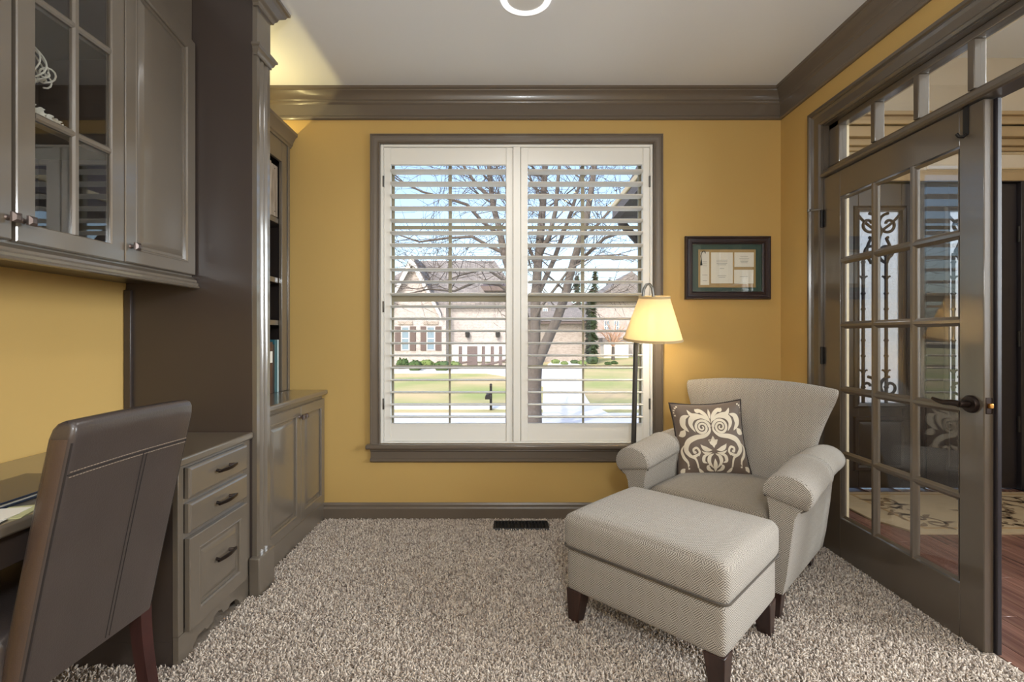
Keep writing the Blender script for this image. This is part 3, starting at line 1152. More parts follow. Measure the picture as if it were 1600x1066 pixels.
# --- desk top
dt = thing('desk', 'long taupe painted desk running from drawer cabinet past the chair', 'desk', (-1.45, 1.2, .7))
MB().box(XL + .004, -1.152, .2, 2.19, .712, .742).build('top_board', M['paint'], dt, bevel=.007, segs=3)
MB().box(-1.2, -1.178, .2, cy0 - .004, .63, .711).build('apron', M['paint_shaded'], dt, bevel=.003)
MB().box(XL + .004, XL + .024, .2, cy0 - .004, .63, .711).build('apron', M['paint_shaded'], dt)
# --- slim laptop-like folder, papers, phone
nb = thing('folder', 'slim dark blue folder lying on the desk beside the papers', 'folder', (-1.42, 1.3, .742))
fy0, fy1 = 1.05, 1.47
fo = MB().box(-1.46, -1.26, fy0, fy1, .7425, .748).box(-1.46, -1.26, fy0, fy1, .7535, .759).box(-1.46, -1.452, fy0, fy1, .748, .7535)
fo.build('cover', mat('dark_blue_vinyl', (38, 46, 64), 0.25), nb, bevel=.0015)
MB().box(-1.451, -1.265, fy0 + .006, fy1 - .006, .7482, .7533).build('sheets', M['paper'], nb)
cardm = mat('pale_green_card', (196, 196, 150), 0.8)


def sheet(label, x, y, w_, h_, rz, z, mtl, th=.0012, grp=None):
    mb = MB().box(-w_ / 2, w_ / 2, -h_ / 2, h_ / 2, 0, th)
    if mtl is M['paper']:
        pass
    o = mb.build('paper_sheet', mtl)
    o.location = (x, y, z)
    o.rotation_euler = (0, 0, rz)
    tag(o, label, 'paper')
    if mtl is M['paper']:
        for q in range(3):
            MB().box(-w_ / 2 + .02, w_ / 2 - .03 - .01 * q, -h_ / 2 + .03 + q * .012, -h_ / 2 + .032 + q * .012, th, th + .0002).build('print_line', M['ink'], o, local=True)
    return o


sheet('pale green edged card lying under the white papers on desk', -1.205, 1.185, .07, .1, .35, .7425, cardm, .002)
sheet('white printed sheet on the desk nearest the folder', -1.225, 1.13, .1, .16, .25, .7448, M['paper'])
sheet('white printed sheet on top of the loose desk papers', -1.22, 1.1, .09, .14, .05, .7463, M['paper'])
ph = MB().box(-.035, .035, -.075, .075, 0, .009).build('phone', mat('black_glossy_plastic', (30, 30, 34), 0.2), bevel=.004)
ph.location = (-1.245, 1.742, .7425)
ph.rotation_euler = (0, 0, .5)
tag(ph, 'small flat black phone on the desk top behind the leather chair', 'phone')

# --- tall pilaster panel between desk and bookcase
tp = thing('tall_side_panel', 'floor to ceiling taupe partition with fluted pilaster front and base block', 'partition', (-1.4, 2.25, 0))
py0, py1 = 2.195, 2.315
PXF = -1.14
MB().box(XL + .004, PXF - .02, py0, py1, 0, ZC - .003).build('side_panel', M['paint_shaded'], tp, bevel=.002)
# inset strip at the back of the panel (scribe) 
MB().box(XL + .004, XL + .034, py0 - .014, py0, .745, 1.38).build('scribe_strip', M['paint_shaded'], tp, bevel=.002)
# fluted face
pts = []
yy = py0
flut = [(py0, -.02), (py0, .0), (py0 + .012, .0), (py0 + .015, -.004), (py0 + .02, -.004), (py0 + .023, 0), (py0 + .033, .0)]
nfl = 2
fw = (py1 - py0 - .044) / nfl
sec = [(py0, -.02), (py0, .0), (py0 + .018, .0)]
for i in range(nfl):
    s0 = py0 + .022 + fw * i
    for q in range(6):
        t = q / 5
        sec.append((s0 + .002 + (fw - .004) * t, -.011 * math.sin(PI * t)))
sec += [(py1 - .018, 0), (py1, 0), (py1, -.02)]
MB().loft([[(PXF + d, y, z) for y, d in sec] for z in (.0, ZC - .004)]).build('fluted_pilaster', M['paint'], tp, smooth=30)
MB().box(-1.166, PXF + .023, py0 - .022, py1 + .002, 0, .178).build('base_block', M['paint'], tp, bevel=.006)
# capital moulding
cap = [(0, 2.442), (.006, 2.442), (.006, 2.45), (.013, 2.458), (.018, 2.472), (.026, 2.478), (.026, 2.488), (0, 2.488)]


def wrap(prof, y0, y1, x1, xb):
    """moulding round a pier front (+X), returning on both sides"""
    mb = MB()
    rings = []
    rings.append([(xb, y0 - d, z) for d, z in prof])
    rings.append([(x1 + d, y0 - d, z) for d, z in prof])
    rings.append([(x1 + d, y1 + d, z) for d, z in prof])
    rings.append([(xb, y1 + d, z) for d, z in prof])
    return mb.loft(rings)


wrap(cap, py0, py1, PXF, PXF - .012).build('capital', M['paint'], tp, smooth=25)
ccr = [(0, 2.66), (.01, 2.66), (.014, 2.672), (.022, 2.68), (.028, 2.695), (.05, 2.712), (.056, 2.726), (.066, 2.73), (.068, 2.742), (0, 2.742)]
MB().box(PXF - .018, PXF + .002, py0 - .001, py1 + .001, 2.4885, 2.7415).build('frieze_block', M['paint'], tp, bevel=.001)
wrap(ccr, py0 - .001, py1 + .001, PXF + .002, PXF - .012).build('crown', M['paint'], tp, smooth=25)

# --- upper cabinet over the desk
uc = thing('upper_cabinet', 'wall-hung taupe cabinet with glass and panel doors above the desk', 'cabinet', (-1.57, 1.6, 1.385))
UX = -1.432                      # face frame plane
uy0, uy1 = .58, 2.192
ux0 = XL + .004
car = MB()
car.box(ux0, ux0 + .012, uy0, uy1, 1.43, 2.66)                      # back
car.box(ux0, UX - .02, uy0, uy1, 1.43, 1.45)                        # bottom
car.box(ux0, UX - .02, uy0, uy1, 2.6, 2.62)                         # top
car.box(ux0, UX - .02, uy0, uy0 + .018, 1.45, 2.6)
car.box(ux0, UX - .02, uy1 - .018, uy1, 1.45, 2.6)
car.box(ux0, UX - .02, 1.775, 1.793, 1.45, 2.6)
car.box(ux0, UX - .02, .985, 1.003, 1.45, 2.6)
car.build('carcass', M['paint_shaded'], uc)
fm = lc(UX)
fb = MB()
for a0, a1 in ((uy0, uy0 + .03), (.975, 1.015), (1.372, 1.398), (1.77, 1.8), (2.168, uy1)):
    fb.pbox(fm, a0, a1, 1.43, 2.66, -.02, 0)
fb.pbox(fm, uy0, uy1, 1.42, 1.455, -.02, .0005).pbox(fm, uy0, uy1, 2.55, 2.742, -.02, .0005)
fb.pbox(fm, 1.8, 2.168, 2.4, 2.55, -.02, .0003)
fb.build('face_frame', M['paint'], uc)
lr = [(-.02, 1.392), (.026, 1.386), (.034, 1.389), (.036, 1.394), (.03, 1.4), (.031, 1.408), (.024, 1.415), (.022, 1.424), (.012, 1.43), (.004, 1.438), (-.02, 1.438)]
MB().loft([[(UX + d, y, z) for d, z in lr] for y in (uy0, uy1 + .0)]).build('light_rail', M['paint'], uc, smooth=20)
MB().box(ux0, UX - .02, uy0, uy1, 1.41, 1.43).build('bottom_board', M['paint_shaded'], uc)
UD = UX + .022
# panel door, top rising towards the camera
d = raised_door(uc, UD, 1.797, 2.186, 1.447, 2.5, .06, 'door', poly=[(1.787, 1.447), (2.186, 1.447), (2.186, 2.487), (1.787, 2.56)])
knob(d, UD, 1.812, 1.507)
# glass doors


def glass_door(a0, a1, kn):
    g0, g1 = a0 + .058, a1 - .058
    z0, z1 = 1.447, 2.6
    m = lc(UD)
    fr = MB().frame(m, rect(g0, g1, 1.503, 2.545), [(0, -.014), (0, -.004), (.004, 0), (.055, 0), (.058, -.003), (.058, -.02), (0, -.02)])
    d = fr.build('door', M['paint'], uc, smooth=25)
    gm = (g0 + g1) / 2
    MB().loft([[(UD + x, gm + s, z) for x, s in ((-.016, -.012), (-.006, -.012), (0, -.006), (0, .006), (-.006, .012), (-.016, .012))] for z in (1.503, 2.545)]).build('muntin', M['paint'], d, smooth=20)
    for z in (1.83, 2.183):
        MB().loft([[(UD + x, y, z + s) for x, s in ((-.0154, -.0115), (-.006, -.0115), (-.0006, -.0055), (-.0006, .0055), (-.006, .0115), (-.0154, .0115))] for y in (g0, g1)]).build('muntin', M['paint'], d, smooth=20)
    zs = [1.503, 1.83, 2.183, 2.545]
    for ya, yb in ((g0, gm), (gm, g1)):
        for za, zb in zip(zs[:-1], zs[1:]):
            MB().box(UD - .013, UD - .01, ya, yb, za, zb).build('pane', M['door_glass'], d)
    knob(d, UD, kn, 1.507)
    return d


glass_door(1.392, 1.782, 1.412)
raised_door(uc, UD, .995, 1.38, 1.447, 2.6, .06, 'door')
knob(uc.children[-1], UD, 1.366, 1.507)
for z in (1.826, 2.19):
    MB().box(ux0 + .012, UX - .024, 1.004, 1.774, z - .009, z + .009).build('shelf', M['paint'], uc)

# white iron ornament inside the glass cabinet
wi = mat('white_painted_iron', (226, 222, 210), 0.5)
orn = thing('scroll_ornament', 'white iron scroll ornament standing in the glass door cabinet', 'ornament', (-1.56, 1.56, 1.835))
ob = MB()
ob.lathe([(0, 0), (.045, 0), (.05, .008), (.02, .02), (.012, .04), (.014, .14), (.03, .15), (.036, .17), (.02, .18), (0, .182)], (-1.56, 1.555, 1.8355), 16)
ob.build('stand', wi, orn, smooth=40)
og = MB()
for k in range(14):
    a = 2 * PI * k / 14
    c, s = math.cos(a), math.sin(a)
    c2, s2 = math.cos(a + .9), math.sin(a + .9)
    pr = bez((.015, .165), (.085, .17), (.085, .23), (.03, .275), 10) + [(.018, .276), (.012, .268), (.014, .258)]
    og.tube([(-1.56 + (c + (c2 - c) * i / 13) * r, 1.555 + (s + (s2 - s) * i / 13) * r, 1.8355 + z) for i, (r, z) in enumerate(pr)], .0026, 6)
    if k % 2:
        pr = spiral(.06, .19, .028, .006, -PI / 2, 1.4, 18)
        og.tube([(-1.56 + c * r, 1.555 + s * r, 1.8355 + z) for r, z in pr], .0028, 6)
og.build('scroll_cage', wi, orn, smooth=50)
gl = thing('leafy_garland', 'white leafy metal garland lying on the glass cabinet shelf', 'ornament', (-1.49, 1.57, 1.835))
gm_ = MB()
for k in range(90):
    t = k / 89
    y = 1.47 + .2 * t
    h = .075 * (1 - t) + .02
    for q in range(3):
        a = random.uniform(-.9, .9)
        x = -1.492 + random.uniform(-.012, .012)
        z = 1.8365 + random.uniform(.002, h * .6)
        L = random.uniform(.016, .036)
        pts = leaf((0, 0), (L * math.cos(a + .8), L * math.sin(abs(a) + .4)), .25, 5)
        stroke(gm_, pts, leafw(.0036), lambda p, r, x=x, y=y, z=z, a=a: (x + .4 * p * math.sin(a), y + p, z + r), 1)
gm_.tube([(-1.492, 1.46, 1.842), (-1.49, 1.57, 1.846), (-1.492, 1.68, 1.841)], .004, 6)
gmo = gm_.build('leaf_sprays', wi, gl, recalc=False)
gmo['kind'] = 'stuff'
MB().tube([(-1.492, 1.455, 1.8395), (-1.49, 1.57, 1.8395), (-1.492, 1.685, 1.8395)], .004, 8).build('stem', wi, gl)

# --- base cabinet with counter, against the window wall
bc = thing('base_cabinet', 'low taupe two door cabinet against the window wall, beyond the pilaster', 'cabinet', (-1.45, 2.7, 0))
by0, by1 = py1 + .006, YF - .004
BX = -1.196
MB().box(XL + .004, BX - .02, by0, by1, .1, .802).build('carcass', M['paint_shaded'], bc)
fm = lc(BX)
fb = MB().pbox(fm, by0, by1, .12, .802, -.02, 0)
fb.build('face_frame', M['paint'], bc)
MB().box(XL + .004, BX + .014, by0, by1, 0, .118).build('toe_board', M['paint'], bc, bevel=.003)
bd_ = BX + .021
ym = 2.742
d = raised_door(bc, bd_, by0 + .02, ym - .001, .123, .778, .058)
knob(d, bd_, ym - .02, .72)
d = raised_door(bc, bd_, ym + .001, by1 - .012, .123, .778, .058)
knob(d, bd_, ym + .022, .72)
ct = thing('countertop', 'taupe countertop of the low cabinet with books standing on it', 'countertop', (-1.45, 2.7, .805))
MB().box(XL + .004, -1.158, by0, by1, .803, .832).build('top_board', M['paint'], ct, bevel=.008, segs=3)

# --- bookcase hutch
hx = thing('bookcase', 'tall taupe open bookcase standing on the countertop by the window wall', 'bookcase', (-1.57, 2.7, .832))
HX = -1.40
hy0, hy1 = py1 + .004, YF - .004
HZ = 2.372
k = MB()
k.box(XL + .004, XL + .016, hy0, hy1, .8325, HZ).box(XL + .016, HX - .02, hy1 - .02, hy1, .8325, HZ).box(XL + .016, HX - .02, hy0, hy0 + .02, .8325, HZ).box(XL + .004, HX - .02, hy0, hy1, 2.30, 2.32)
k.build('carcass', M['paint_shaded'], hx)
fm = lc(HX)
fb = MB().pbox(fm, hy1 - .11, hy1, .8325, HZ, -.02, 0).pbox(fm, hy0, hy0 + .06, .8325, HZ, -.02, 0).pbox(fm, hy0 + .06, hy1 - .11, 2.245, HZ, -.02, 0)
fb.pbox(fm, hy1 - .04, hy1 - .012, .8325, HZ, 0, .006)
fb.build('face_frame', M['paint'], hx, bevel=.003)
hc = [(0, HZ - .004), (.008, HZ - .004), (.01, HZ + .008), (.018, HZ + .014), (.02, HZ + .03), (.036, HZ + .06), (.048, HZ + .07), (.05, HZ + .088), (.04, HZ + .088), (.036, HZ + .074), (.004, HZ + .03), (-.01, HZ + .012), (-.01, HZ - .004)]
MB().loft([[(HX + d, y, z) for d, z in hc] for y in (hy0, hy1)]).build('crown', M['paint'], hx, smooth=25)
for z in (1.88, 1.515, 1.255):
    MB().box(XL + .016, HX - .022, hy0 + .02, hy1 - .02, z - .016, z + .016).build('shelf', M['paint'], hx, bevel=.002)
# light strip on top of the bookcase
pk = thing('light_strip', 'slim metal light strip lying on top of the bookcase behind its crown', 'lamp', (-1.485, 2.72, 2.32))
MB().box(-1.503, -1.467, 2.38, 3.06, 2.3205, 2.337).build('housing', M['steel'], pk, bevel=.003)

# weathered wooden plank box on the top shelf
pbx = thing('plank_box', 'weathered whitewashed wooden plank box on the top bookcase shelf', 'box', (-1.5, 2.9, 1.896))
wp = wood_mat('whitewashed_wood', (140, 122, 104), (198, 186, 170), 0.8, (30, 30, 5))
for i in range(2):
    a0 = 2.832 + i * .079
    p_ = MB().box(-1.44, -1.424, a0, a0 + .0775, 1.897 + .004 * i, 2.222 - .01 * i).build('plank', wp, pbx, bevel=.002)
    for z in (1.93, 2.19):
        MB().lathe([(0, 0), (.004, 0), (.003, .002), (0, .0025)], (-1.424, a0 + .04, z), 8, 'x').build('nail', M['black'], p_)
MB().box(-1.64, -1.441, 2.835, 2.988, 1.897, 2.215).build('box_body', wp, pbx, bevel=.002)
for i in range(2):
    a0 = 2.668 + i * .08
    MB().box(-1.44, -1.424, a0, a0 + .078, 1.897, 2.222).build('plank', wp, pbx, bevel=.002)


def book(label, y0, y1, z0, h, depth, cov, xf=-1.407, band=None):
    y0 += .028
    y1 += .028
    e = thing('book', label, 'book', (xf - depth / 2, (y0 + y1) / 2, z0), group='books on the countertop')
    c = MB().box(xf - depth, xf, y0, y0 + .003, z0, z0 + h).box(xf - depth, xf, y1 - .003, y1, z0, z0 + h).box(xf - .003, xf + .001, y0, y1, z0, z0 + h)
    c.build('cover', cov, e, bevel=.0012)
    MB().box(xf - depth + .006, xf - .004, y0 + .0031, y1 - .0031, z0 + .004, z0 + h - .005).build('pages', M['paper'], e)
    if band:
        MB().box(xf + .0005, xf + .0022, y0 + .006, y1 - .006, z0 + h * band[0], z0 + h * band[1]).build('spine_label', M['paper'], e)
    return e


zb_ = .8328
book('dark brown ring binder with a white spine label on the counter', 2.822, 2.862, zb_, .305, .25, mat('brown_cover', (82, 60, 52), 0.5), band=(.6, .82))
book('black book between the brown binder and the teal book', 2.864, 2.884, zb_, .29, .22, mat('black_cover', (36, 36, 42), 0.4))
book('tall teal hardback on the counter beside the pale blue book', 2.886, 2.918, zb_, .318, .24, mat('teal_cover', (48, 96, 108), 0.35))
book('thin pale blue book, last of the row on the counter', 2.92, 2.938, zb_, .318, .24, mat('pale_blue_cover', (178, 200, 204), 0.4))
book('plum covered book at the pilaster end of the row', 2.795, 2.82, zb_, .3, .23, mat('plum_cover', (104, 84, 96), 0.5))

# ------------------------------------------------------------------ floor register, recessed ceiling light
rg = thing('floor_register', 'black metal floor vent set in the carpet below the window', 'vent', (.07, 2.98, 0))
MB().frame(lambda a, b, d: (a, b, d), rect(-.082, .224, 2.935, 3.032), [(0, .004), (0, .016), (.012, .018), (.02, .004)]).build('frame', M['black'], rg)
MB().box(-.082, .224, 2.935, 3.032, .003, .005).build('duct_plate', M['black'], rg)
s0 = None
for i in range(15):
    if s0 is None:
        s0 = MB().hexa([(-.078, 2.936, .005), (-.073, 2.936, .005), (-.073, 3.031, .005), (-.078, 3.031, .005)], [(-.074, 2.936, .0165), (-.069, 2.936, .0165), (-.069, 3.031, .0165), (-.074, 3.031, .0165)]).build('slat', M['black'], rg)
    else:
        copy_part(s0, rg, (i * .0208, 0, 0))

ring_m = mat('glowing_white_rim', (248, 248, 246), 0.4)
ring_m.node_tree.nodes['Principled BSDF'].inputs['Emission Color'].default_value = (1, 1, 1, 1)
ring_m.node_tree.nodes['Principled BSDF'].inputs['Emission Strength'].default_value = 0.7
rl = thing('recessed_light', 'round white recessed ceiling light above the room', 'light', (.076, 2.26, ZC))
MB().lathe([(.088, -.001), (.09, -.006), (.112, -.009), (.118, -.006), (.12, -.0005), (.088, -.0005)], (.076, 2.26, ZC), 48).build('trim_ring', ring_m, rl, smooth=40)
MB().lathe([(0, -.003), (.07, -.003), (.089, -.002), (.089, -.0005), (0, -.0005)], (.076, 2.26, ZC), 48).build('lens', mat('frosted_lens', (238, 238, 238), 0.5), rl, smooth=40)

# ------------------------------------------------------------------ framed invitation on the window wall
pf = thing('picture_frame', 'dark wood frame with green mat and four printed cards on yellow wall', 'picture', (1.39, YF, 1.6))
fx0, fx1, fz0, fz1 = 1.117, 1.660, 1.407, 1.808
fw_ = .05
ip = rect(fx0 + fw_, fx1 - fw_, fz0 + fw_, fz1 - fw_)
MB().frame(far, ip, [(0, .002), (0, .012), (.006, .014), (.01, .02), (.022, .017), (.032, .02), (.04, .028), (.047, .028), (.05, .02), (.05, .002)]).build('frame', mat('dark_walnut_frame', (48, 36, 38), 0.35, noise=(20, 0.1)), pf, smooth=25)
MB().pbox(far, fx0 + .045, fx1 - .045, fz0 + .045, fz1 - .045, .001, .004).build('green_mat', mat('green_mat_board', (62, 84, 78), 0.8), pf)
sc_ = .543 / 957      # metres per crop pixel of the picture study


def fp(u, v):
    return fx0 + (u - 200) * sc_, fz1 - (v - 140) * (.401 / 703)


def card(u0, v0, u1, v1, d0, d1, name, mtl):
    a0, b1 = fp(u0, v0)
    a1, b0 = fp(u1, v1)
    return MB().pbox(far, a0, a1, b0, b1, d0, d1).build(name, mtl, pf), (a0, a1, b0, b1)


card(355, 285, 1000, 710, .004, .0055, 'tan_mat', mat('tan_mat_board', (176, 148, 102), 0.8))
for (u0, v0, u1, v1, lines) in ((378, 312, 476, 682, ((.3, .5), (.36, .5), (.42, .45), (.7, .6), (.87, .5))), (498, 318, 740, 665, ((.25, .5), (.3, .5), (.35, .5), (.4, .4), (.52, .2), (.75, .4), (.8, .3))),
                                (760, 318, 978, 480, ((.3, .4), (.42, .5), (.52, .45), (.62, .4), (.72, .35))), (757, 512, 975, 667, ((.5, .4),))):
    c, (a0, a1, b0, b1) = card(u0, v0, u1, v1, .0055, .0068, 'card', M['paper'])
    for t, wd in lines:
        z = b1 - (b1 - b0) * t
        am = (a0 + a1) / 2
        hw = (a1 - a0) * wd / 2
        MB().pbox(far, am - hw, am + hw, z - .0012, z + .0012, .0068, .0071).build('print_line', M['ink'], c)
tq = MB()
pts = [fp(u, v) for u, v in ((385, 395), (380, 360), (388, 325), (405, 305), (425, 305), (432, 330))]
tq.tube([far(a, b, .0095) for a, b in pts], .0022, 6)
pts = [fp(385, 395), fp(386, 420)]
tq.tube([far(*fp(385, 392), .0095), far(*fp(385, 412), .0095), far(*fp(385, 462), .0095)], [.002, .004, .0075], 8)
tq.build('tassel', mat('dark_green_cord', (44, 52, 46), 0.8), pf, smooth=50)
MB().pbox(far, fx0 + .048, fx1 - .048, fz0 + .048, fz1 - .048, .0125, .0138).build('pane', M['glass'], pf)

# ------------------------------------------------------------------ floor lamp
lp = thing('floor_lamp', 'slim dark floor lamp with parchment shade in front of right window edge', 'lamp', (.735, 2.87, 0))
lb = PX(990, 690, 2.87)
lbx = lb.x - .006
lt = PX(1006, 470, 2.87)
MB().lathe([(0, .002), (.125, .002), (.128, .012), (.11, .022), (.03, .03), (.014, .04), (.012, .06)], (lbx - .005, 2.87, .0), 32).build('base', M['bronze'], lp, smooth=40)
MB().tube([(lbx - .005, 2.87, .04), (lb.x, 2.87, lb.z), PX(993.5, 540, 2.87), PX(999, 510, 2.87)], .0145, 12).build('pole', M['pole'], lp, smooth=50)
hp = [PX(998, 512, 2.87), PX(1002, 490, 2.87), PX(1004.5, 465, 2.87), PX(1006, 452, 2.87), PX(1010, 445, 2.87), PX(1015, 444, 2.87), PX(1019, 450, 2.87), PX(1020.5, 462, 2.87), PX(1021, 480, 2.87)]
MB().tube(hp, .0085, 12).build('gooseneck', M['steel'], lp, smooth=50)
ms = bpy.data.materials.new('parchment_shade')
ms.use_nodes = True
nt = ms.node_tree
b = nt.nodes['Principled BSDF']
b.inputs['Base Color'].default_value = srgb(238, 226, 196)
b.inputs['Roughness'].default_value = 0.8
tl = nt.nodes.new('ShaderNodeBsdfTranslucent')
tl.inputs['Color'].default_value = srgb(248, 232, 196)
nz = nt.nodes.new('ShaderNodeTexNoise')
nz.inputs['Scale'].default_value = 120
mx = nt.nodes.new('ShaderNodeMixShader')
mx.inputs[0].default_value = 0.45
nt.links.new(b.outputs[0], mx.inputs[1])
nt.links.new(tl.outputs[0], mx.inputs[2])
nt.links.new(mx.outputs[0], nt.nodes['Material Output'].inputs['Surface'])
shc = PX(1020, 531, 2.87)
sh = MB()
hs, rb, rt = .245, .17, .088
SR = Matrix.Translation(shc) @ Matrix.Rotation(math.radians(7), 4, 'X')
rings = [(rb, 0), ((rb + rt) / 2, hs / 2), (rt, hs), (rt - .002, hs), ((rb + rt) / 2 - .002, hs / 2), (rb - .002, 0)]
n = 48
rr = []
for r, h in rings + rings[:1]:
    rr.append([SR @ Vector((r * math.cos(2 * PI * k / n), r * math.sin(2 * PI * k / n), h)) for k in range(n)])
sh.loft(rr, cap=False)
so = sh.build('lamp_shade', ms, lp, smooth=50)
for r, h in ((rb, .0), (rt, hs)):
    t = MB()
    t.loft([[SR @ Vector(((r + dr) * math.cos(2 * PI * k / n), (r + dr) * math.sin(2 * PI * k / n), h + dh)) for k in range(n)] for dr, dh in ((.0005, -.002), (.0022, -.002), (.0014, .012), (-.0004, .012), (.0005, -.002))], cap=False)
    t.build('trim_band', mat('tan_shade_trim', (196, 172, 130), 0.8), so, smooth=50)
sp = MB()
for k in range(3):
    a = 2 * PI * k / 3 + .5
    sp.tube([SR @ Vector((0, 0, hs - .012)), SR @ Vector((rt * math.cos(a), rt * math.sin(a), hs - .004))], .0022, 6)
sp.tube([SR @ Vector((0, 0, hs + .01)), SR @ Vector((0, 0, hs - .07))], .009, 8)
sp.build('shade_spider', M['steel'], lp)
bm_ = mat('lit_bulb', (255, 240, 210), 0.5)
bm_.node_tree.nodes['Principled BSDF'].inputs['Emission Color'].default_value = (1, .82, .55, 1)
bm_.node_tree.nodes['Principled BSDF'].inputs['Emission Strength'].default_value = 8.0
bl = MB().lathe([(0, 0), (.02, .01), (.028, .03), (.022, .055), (.012, .07), (.012, .085), (0, .086)], (0, 0, 0), 20)
bl = xform(bl, SR @ Matrix.Translation((0, 0, hs - .155)))
bl.build('bulb', bm_, lp, smooth=50)
lamp('floor_lamp_light', 'POINT', SR @ Vector((0, 0, .06)), 3.2, (1.0, .88, .68), shadow_soft_size=.03)

# ------------------------------------------------------------------ armchair and ottoman
RZ = math.atan2(-.705, .709)
ac = thing('armchair', 'beige woven upholstered armchair with flared back in the corner by the door', 'armchair', (.882, 2.227, 0), RZ)


def P_(mb, name, m, parent, **k):
    return mb.build(name, m, parent, local=True, **k)


# base rail
P_(shifted(rbox(.33, .31, .095, .02, 8), 0, .345, .212), 'seat_base', M['fabric'], ac, uv=1)
# seat cushion
P_(shifted(rbox(.283, .315, .068, .045, 14, crown=.022, bulge=.008), 0, .30, .355), 'seat_cushion', M['fabric_seat'], ac, uv=1, smooth=60)
pc = MB()
q = [(-.27, -.012), (.27, -.012)]
pc.tube([(-.262, -.0205, .40), (-.1, -.0215, .404), (.1, -.0215, .404), (.262, -.0205, .40)], .0035, 6)
P_(pc, 'piping', M['fabric'], ac, smooth=60)


def arm_section(y, grow=0.0, top_only=False):
    """closed (x,z) outline for the arm on +X side at depth y"""
    rise = .042 * min(1, max(0, y / .45))
    cx, cz = .354, .53 + rise
    rx, rz_ = .086 + grow, .07 + grow
    pts = []
    bx0, bx1 = .283, .345 + .02 * min(1, y / .3) * 0
    if not top_only:
        pts += [(bx0, .118), (bx0, .3), (bx0, .45)]
    a0 = 200 if not top_only else 192
    a1 = -58 if not top_only else -40
    N = 18
    for i in range(N + 1):
        a = math.radians(a0 + (a1 - a0) * i / N)
        pts.append((cx + rx * math.cos(a), cz + rz_ * math.sin(a)))
    if not top_only:
        pts += [(.385, .44 + rise), (.372, .34), (.354, .2), (.338, .118)]
    return pts


for sgn in (1, -1):
    mb = MB()
    rings = []
    L = [(-.012, .90), (-.006, .965), (.002, .99), (.012, 1.0), (.1, 1.0), (.2, 1.0), (.3, 1.0), (.4, 1.0), (.5, .99), (.58, .97), (.64, .95)]
    for y, s in L:
        cx, cz = .33, .40
        rings.append([(sgn * (cx + (x - cx) * s), y, cz + (z - cz) * (s if z > .2 else 1)) for x, z in arm_section(y)])
    mb.loft(rings)
    arm = P_(mb, 'armrest', M['fabric'], ac, uv=1, smooth=60)
    # arm cover draped over the front of the roll
    mb = MB()
    outer, inner = [], []
    ys = [-.019, -.017, -.006, .06, .13, .2, .27, .31]
    for y in ys:
        s = {-.019: .94, -.017: .975}.get(y, 1.0)
        sec = arm_section(max(y, 0), .0055 + .0035 * math.sin(y * 45) * (y > .02), True)
        cx, cz = .352, .535
        outer.append([(sgn * (cx + (x - cx) * s), y, cz + (z - cz) * s) for x, z in sec])
    mb.loft(outer, cap=False, closed=False)
    nb_ = len(outer[0])
    # front closing face
    mb.f.append(tuple(range(nb_)))
    cov = P_(mb, 'arm_cover', M['fabric'], arm, uv=1, smooth=60)
    sol = cov.modifiers.new('thick', 'SOLIDIFY')
    sol.thickness = .004
    sol.offset = 0
    # welt round the front panel
    wl = MB()
    sec = arm_section(0, .004)[3:22]
    wl.tube([(sgn * x, -.008, z) for x, z in sec], .0035, 6)
    P_(wl, 'piping', M['fabric'], arm, smooth=60)

# back: stacked rounded sections, flaring upwards
rings = []
Nn = 40
ZS = [.26, .34, .42, .5, .58, .66, .72, .78, .83, .865, .885, .897, .902]
for i, z in enumerate(ZS):
    t = (z - .26) / .64
    w_ = .296 + .003 * t + .112 * max(0, (z - .5) / .4) ** 1.6
    yc = .60 + .115 * t + .02 * t * t
    th = .075 - .012 * t
    e = 0
    if z > .82:
        e = (z - .82) / .082
        sh_ = math.sqrt(max(0.0, 1 - e * e))
        th *= max(.22, sh_)
        w_ -= .026 * (1 - sh_)
    ring = []
    for k in range(Nn):
        a = 2 * PI * k / Nn
        ca, sa = math.cos(a), math.sin(a)
        p = 5.0
        x = w_ * (abs(ca) ** (2 / p)) * (1 if ca >= 0 else -1)
        yy = th * (abs(sa) ** (2 / 2.6)) * (1 if sa >= 0 else -1)
        xx = x / w_
        curve = -.028 * xx * xx * (1 if z > .4 else .5)       # wings come forward a little
        zz = z + .03 * t ** 3 * (1 - xx * xx)
        ring.append((x, yc + yy + curve, zz))
    rings.append(ring)
P_(MB().loft(rings), 'backrest', M['fabric'], ac, uv=1, smooth=60)
for (lx, ly, dx, dy) in ((.3, .03, .0, -.012), (-.3, .03, 0, -.012), (.27, .6, 0, .04), (-.27, .6, 0, .04)):
    a, c = .032, .021
    P_(MB().hexa([(lx - c + dx, ly - c + dy, .004), (lx + c + dx, ly - c + dy, .004), (lx + c + dx, ly + c + dy, .004), (lx - c + dx, ly + c + dy, .004)],
                 [(lx - a, ly - a, .125), (lx + a, ly - a, .125), (lx + a, ly + a, .125), (lx - a, ly + a, .125)]), 'leg', M['dark_wood'], ac, bevel=.003)

